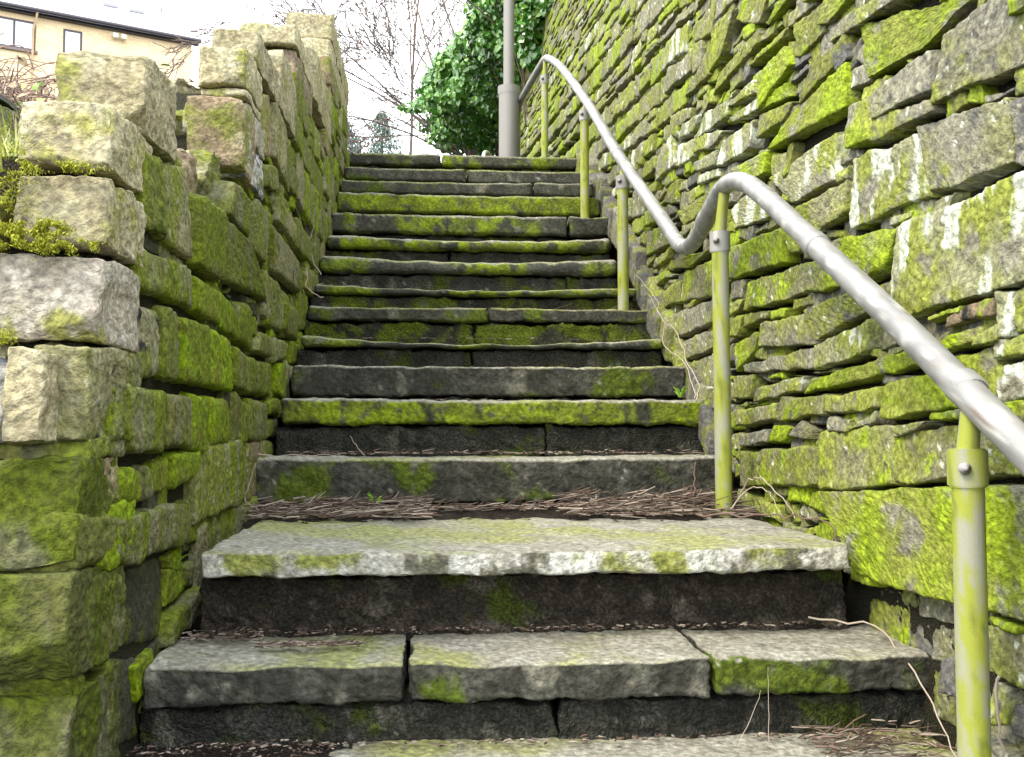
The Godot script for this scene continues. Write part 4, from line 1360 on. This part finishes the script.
# ---------------------------------------------------------------- litter, twigs
func twig(hp: Heap, p: Vector3, an: float, long: float, rad: float, lift: float, col: Color) -> void:
	var d := Vector3(cos(an), 0, sin(an))
	var sd := Vector3(-d.z, 0, d.x) * rng.randfn(0, 0.12) * long
	tube(hp, [p - d * long * 0.5, p + sd + Vector3(0, lift * 0.5, 0), p + d * long * 0.5 + Vector3(0, lift, 0)], [rad, rad, rad * 0.6], 4, col)


func twig_color() -> Color:
	var r := rng.randf()
	if r < 0.3:
		return Color(0.27, 0.225, 0.185) * rng.randf_range(0.7, 1.25)
	if r < 0.6:
		return Color(0.13, 0.085, 0.065) * rng.randf_range(0.6, 1.2)
	return Color(0.06, 0.042, 0.03) * rng.randf_range(0.7, 1.3)


func build_litter() -> void:
	# each: name, label, patches [t0, t1, s0, s1, h, count, heap height, length]
	var beds := [
		["twig_litter", "heap of brown twigs and dead stems lying on pale slab step", [[-0.52, 0.0, 2.80, 3.17, -0.25, 1100, 0.035, 0.08], [0.0, 0.42, 3.06, 3.18, -0.25, 240, 0.02, 0.06], [0.42, 0.98, 2.84, 3.16, -0.25, 1200, 0.05, 0.10]]],
		["twig_litter", "dry needles and dirt along the back of three slab step", [[-0.36, -0.14, 2.09, 2.14, -0.449, 110, 0.004, 0.035], [-0.54, -0.36, 2.17, 2.25, -0.45, 110, 0.010, 0.02], [-0.36, 0.95, 2.22, 2.27, -0.451, 260, 0.006, 0.016]]],
		["twig_litter", "brown twigs and soil crumbs scattered on the bottom slab", [[-0.56, -0.20, 1.78, 1.98, -0.606, 240, 0.006, 0.016], [0.74, 1.0, 1.78, 1.98, -0.615, 170, 0.02, 0.07], [-0.2, 0.75, 1.95, 1.99, -0.615, 120, 0.004, 0.015]]],
		["twig_litter", "thin line of twigs at the foot of green fronted step", [[-0.5, 0.95, 3.42, 3.48, -0.083, 300, 0.010, 0.04]]],
		["twig_litter", "few twigs caught on the upper worn treads", [[-0.5, 0.95, 3.70, 3.75, 0.110, 90, 0.006, 0.03], [-0.5, 0.95, 3.97, 4.02, 0.25, 80, 0.006, 0.03], [-0.5, 0.9, 4.22, 4.29, 0.392, 80, 0.006, 0.03], [0.6, 0.95, 4.45, 4.56, 0.54, 80, 0.02, 0.08], [-0.54, -0.3, 4.72, 4.83, 0.685, 60, 0.01, 0.05], [-0.54, 0.9, 5.3, 5.37, 1.012, 50, 0.006, 0.03]]],
	]
	for d: Array in beds:
		var hp := Heap.new()
		for b: Array in d[2]:
			for i in int(b[5]):
				var k := rng.randf()
				var s := lerpf(b[2], b[3], sqrt(rng.randf()))
				var t := lerpf(b[0], b[1], rng.randf())
				if nb.get_noise_2d(t * 6.0, s * 9.0) < -0.28 and k < 0.8:
					continue
				var y: float = b[4] + b[6] * k * k * clampf((s - b[2]) / (b[3] - b[2]) + 0.15, 0.0, 1.0)
				var an := rng.randfn(0, 0.7) if k > 0.35 else rng.randf() * TAU
				twig(hp, at(t, y + 0.003, s), an, b[7] * rng.randf_range(0.2, 1.1), rng.randf_range(0.0007, 0.0024), b[7] * (rng.randfn(0, 0.05) if k < 0.9 else rng.randfn(0.1, 0.12)), twig_color())
			# torn dead leaves and bark crumbs among the twigs
			for i in int(b[5]) / 3:
				var s2 := lerpf(b[2], b[3], sqrt(rng.randf()))
				var p := at(lerpf(b[0], b[1], rng.randf()), b[4] + 0.004 + b[6] * 0.5 * rng.randf(), s2)
				var an2 := rng.randf() * TAU
				var sz := rng.randf_range(0.002, 0.008)
				var u := Vector3(cos(an2), rng.randfn(0, 0.25), sin(an2)) * sz
				var v := Vector3(-sin(an2), rng.randfn(0, 0.25), cos(an2)) * sz * 0.6
				quad(hp, p - u, p + v, p + u * 1.1, p - v * 0.8, twig_color())
		var o := piece(d[0], hp, tinted(0.85), self)
		o.set_meta("kind", "stuff")
		tag(o, d[1], "twigs")
	# soil caught on the treads
	var soils := [["dark soil heaped on the pale slab step under the twigs", [[-0.53, 0.99, 2.86, 3.22, -0.252, 0.026]]], ["dark soil left of the bottom slab", [[-0.60, -0.15, 1.5, 2.02, -0.618, 0.012]]]]
	for d: Array in soils:
		for b: Array in d[1]:
			var hp := Heap.new()
			var nx := ceili((b[1] - b[0]) / 0.012)
			var ns := ceili((b[3] - b[2]) / 0.012)
			for j in ns + 1:
				for i in nx + 1:
					var t := lerpf(b[0], b[1], float(i) / nx)
					var s := lerpf(b[2], b[3], float(j) / ns)
					var k := float(j) / ns
					var e := 0.0
					if b[1] > 0.5:
						e = clampf(absf(t - 0.18) * 2.2 - 0.15, 0.0, 1.0)
						k = k * 1.5 - 0.8 + 0.55 * e
					var y: float = b[4] - 0.012 + b[5] * k + 0.014 * nb.get_noise_2d(t * 22.0, s * 22.0)
					hp.vs.append(at(t, y, s))
					hp.cs.append(Color(0.075, 0.055, 0.04) * (1.0 + 0.6 * na.get_noise_2d(t * 90.0, s * 90.0)))
			for j in ns:
				for i in nx:
					var a := j * (nx + 1) + i
					hp.ix.append_array([a, a + nx + 1, a + 1, a + 1, a + nx + 1, a + nx + 2])
			hp.ns = smooth_normals(hp.vs, hp.ix)
			var o := piece("soil", hp, mat_soil, self)
			o.set_meta("kind", "stuff")
			tag(o, d[0], "soil")


func build_twigs() -> void:
	# single long stems one can tell apart: label, radius, points (t, h, s)
	var pale := Color(0.33, 0.28, 0.23)
	var red := Color(0.13, 0.085, 0.065)
	var list := [
		["pale bent stem standing against left end of black rough step", 0.0035, [[-0.53, -0.10, 3.06], [-0.55, -0.17, 3.07], [-0.555, -0.21, 3.05], [-0.51, -0.235, 3.0], [-0.47, -0.24, 2.98]]],
		["short forked pale twig poking out over the left wall foot", 0.0035, [[-0.585, -0.06, 3.15], [-0.53, -0.08, 3.25], [-0.45, -0.083, 3.3], [-0.30, -0.082, 3.34]]],
		["thin reddish stem beside the foot of the second post", 0.004, [[0.84, -0.10, 3.10], [0.83, -0.17, 3.08], [0.81, -0.235, 3.02]]],
		["arched grey stem over the twig heap by the big mossy stone", 0.004, [[0.93, -0.21, 2.95], [0.95, -0.15, 2.9], [0.97, -0.145, 2.82], [0.985, -0.19, 2.72], [0.985, -0.235, 2.62]]],
		["second arched grey stem crossing the twig heap", 0.0035, [[0.88, -0.235, 2.86], [0.93, -0.17, 2.84], [0.955, -0.175, 2.75], [0.96, -0.23, 2.66]]],
		["long brown stem trailing over right end of pale slab", 0.0045, [[0.74, -0.235, 2.72], [0.86, -0.225, 2.58], [0.94, -0.215, 2.44], [0.975, -0.235, 2.36], [0.97, -0.30, 2.30]]],
		["pale root hanging down right of the three slab step", 0.004, [[0.88, -0.44, 2.25], [0.99, -0.435, 2.16], [0.985, -0.48, 2.0], [0.965, -0.545, 1.84], [0.95, -0.60, 1.74]]],
		["pale root climbing the wall foot behind the nearest post", 0.0045, [[0.965, -0.42, 1.64], [0.955, -0.50, 1.62], [0.93, -0.58, 1.57], [0.90, -0.62, 1.50]]],
		["pale creeping stem along wall foot beside the worn steps", 0.004, [[0.90, 0.10, 3.32], [0.94, 0.16, 3.42], [0.95, 0.26, 3.62], [0.97, 0.38, 3.82], [0.95, 0.47, 4.02], [0.97, 0.58, 4.22], [0.95, 0.72, 4.5]]],
		["second pale creeping stem tangled along the wall foot", 0.0035, [[0.93, 0.11, 3.42], [0.96, 0.25, 3.68], [0.92, 0.34, 3.86], [0.97, 0.45, 4.05], [0.96, 0.60, 4.3]]],
		["white looping stem on left ends of the upper steps", 0.0035, [[-0.49, 0.70, 4.48], [-0.53, 0.76, 4.5], [-0.545, 0.84, 4.5], [-0.535, 0.94, 4.55]]],
		["white crooked stem below the looping stem by left wall", 0.0035, [[-0.46, 0.565, 4.24], [-0.52, 0.60, 4.22], [-0.53, 0.68, 4.28], [-0.555, 0.70, 4.3]]],
		["thin upright dry stalk before the three slab step front", 0.0012, [[0.665, -0.61, 1.93], [0.672, -0.53, 1.95], [0.675, -0.47, 1.96]]],
		["thin leaning dry stalk before the three slab step front", 0.0012, [[0.60, -0.615, 1.92], [0.64, -0.56, 1.95], [0.66, -0.52, 1.96]]],
		["short twig standing on black rough step near its left end", 0.003, [[-0.22, -0.085, 3.36], [-0.255, -0.04, 3.34], [-0.265, -0.02, 3.33]]],
	]
	for d: Array in list:
		var pts := []
		for p: Array in d[2]:
			pts.append(at(p[0], p[1], p[2]))
		var cp := bend(pts, 5)
		for k in cp.size():
			cp[k] += Vector3(rng.randfn(), rng.randfn(), rng.randfn()) * float(d[1]) * 0.7
		var radii := []
		for k in cp.size():
			radii.append(float(d[1]) * 0.66 * lerpf(1.0, 0.4, float(k) / cp.size()))
		var hp := Heap.new()
		var mid: Vector3 = cp[cp.size() / 2]
		tube(hp, cp, radii, 6, red if "reddish" in d[0] or "brown" in d[0] else pale)
		var o := piece("dead_stem", hp, tinted(0.85), self)
		tag(o, d[0], "twig", "dead stems on the steps")


func build_seedlings() -> void:
	for d: Array in [["small bright green seedling by right end of green fronted step", 0.885, 0.115, 3.46], ["tiny green seedling at foot of black rough step", -0.17, -0.235, 3.12]]:
		var p := at(d[1], d[2], d[3])
		var root := thing("seedling", d[0], "seedling", p, "seedlings on the steps")
		var m := leaf_material(0.6, Color(0.3, 0.4, 0.05))
		for k in 7:
			var hp := Heap.new()
			var an := TAU * k / 7.0 + rng.randf()
			var tip := Vector3(cos(an) * 0.028, rng.randf_range(0.02, 0.05), sin(an) * 0.028)
			var sd := Vector3(-sin(an), 0, cos(an)) * 0.006
			var md := tip * 0.55 + Vector3(0, 0.008, 0)
			quad(hp, Vector3.ZERO, md - sd, tip, md + sd, Color(0.22, 0.42, 0.03))
			piece("leaf", hp, m, root)
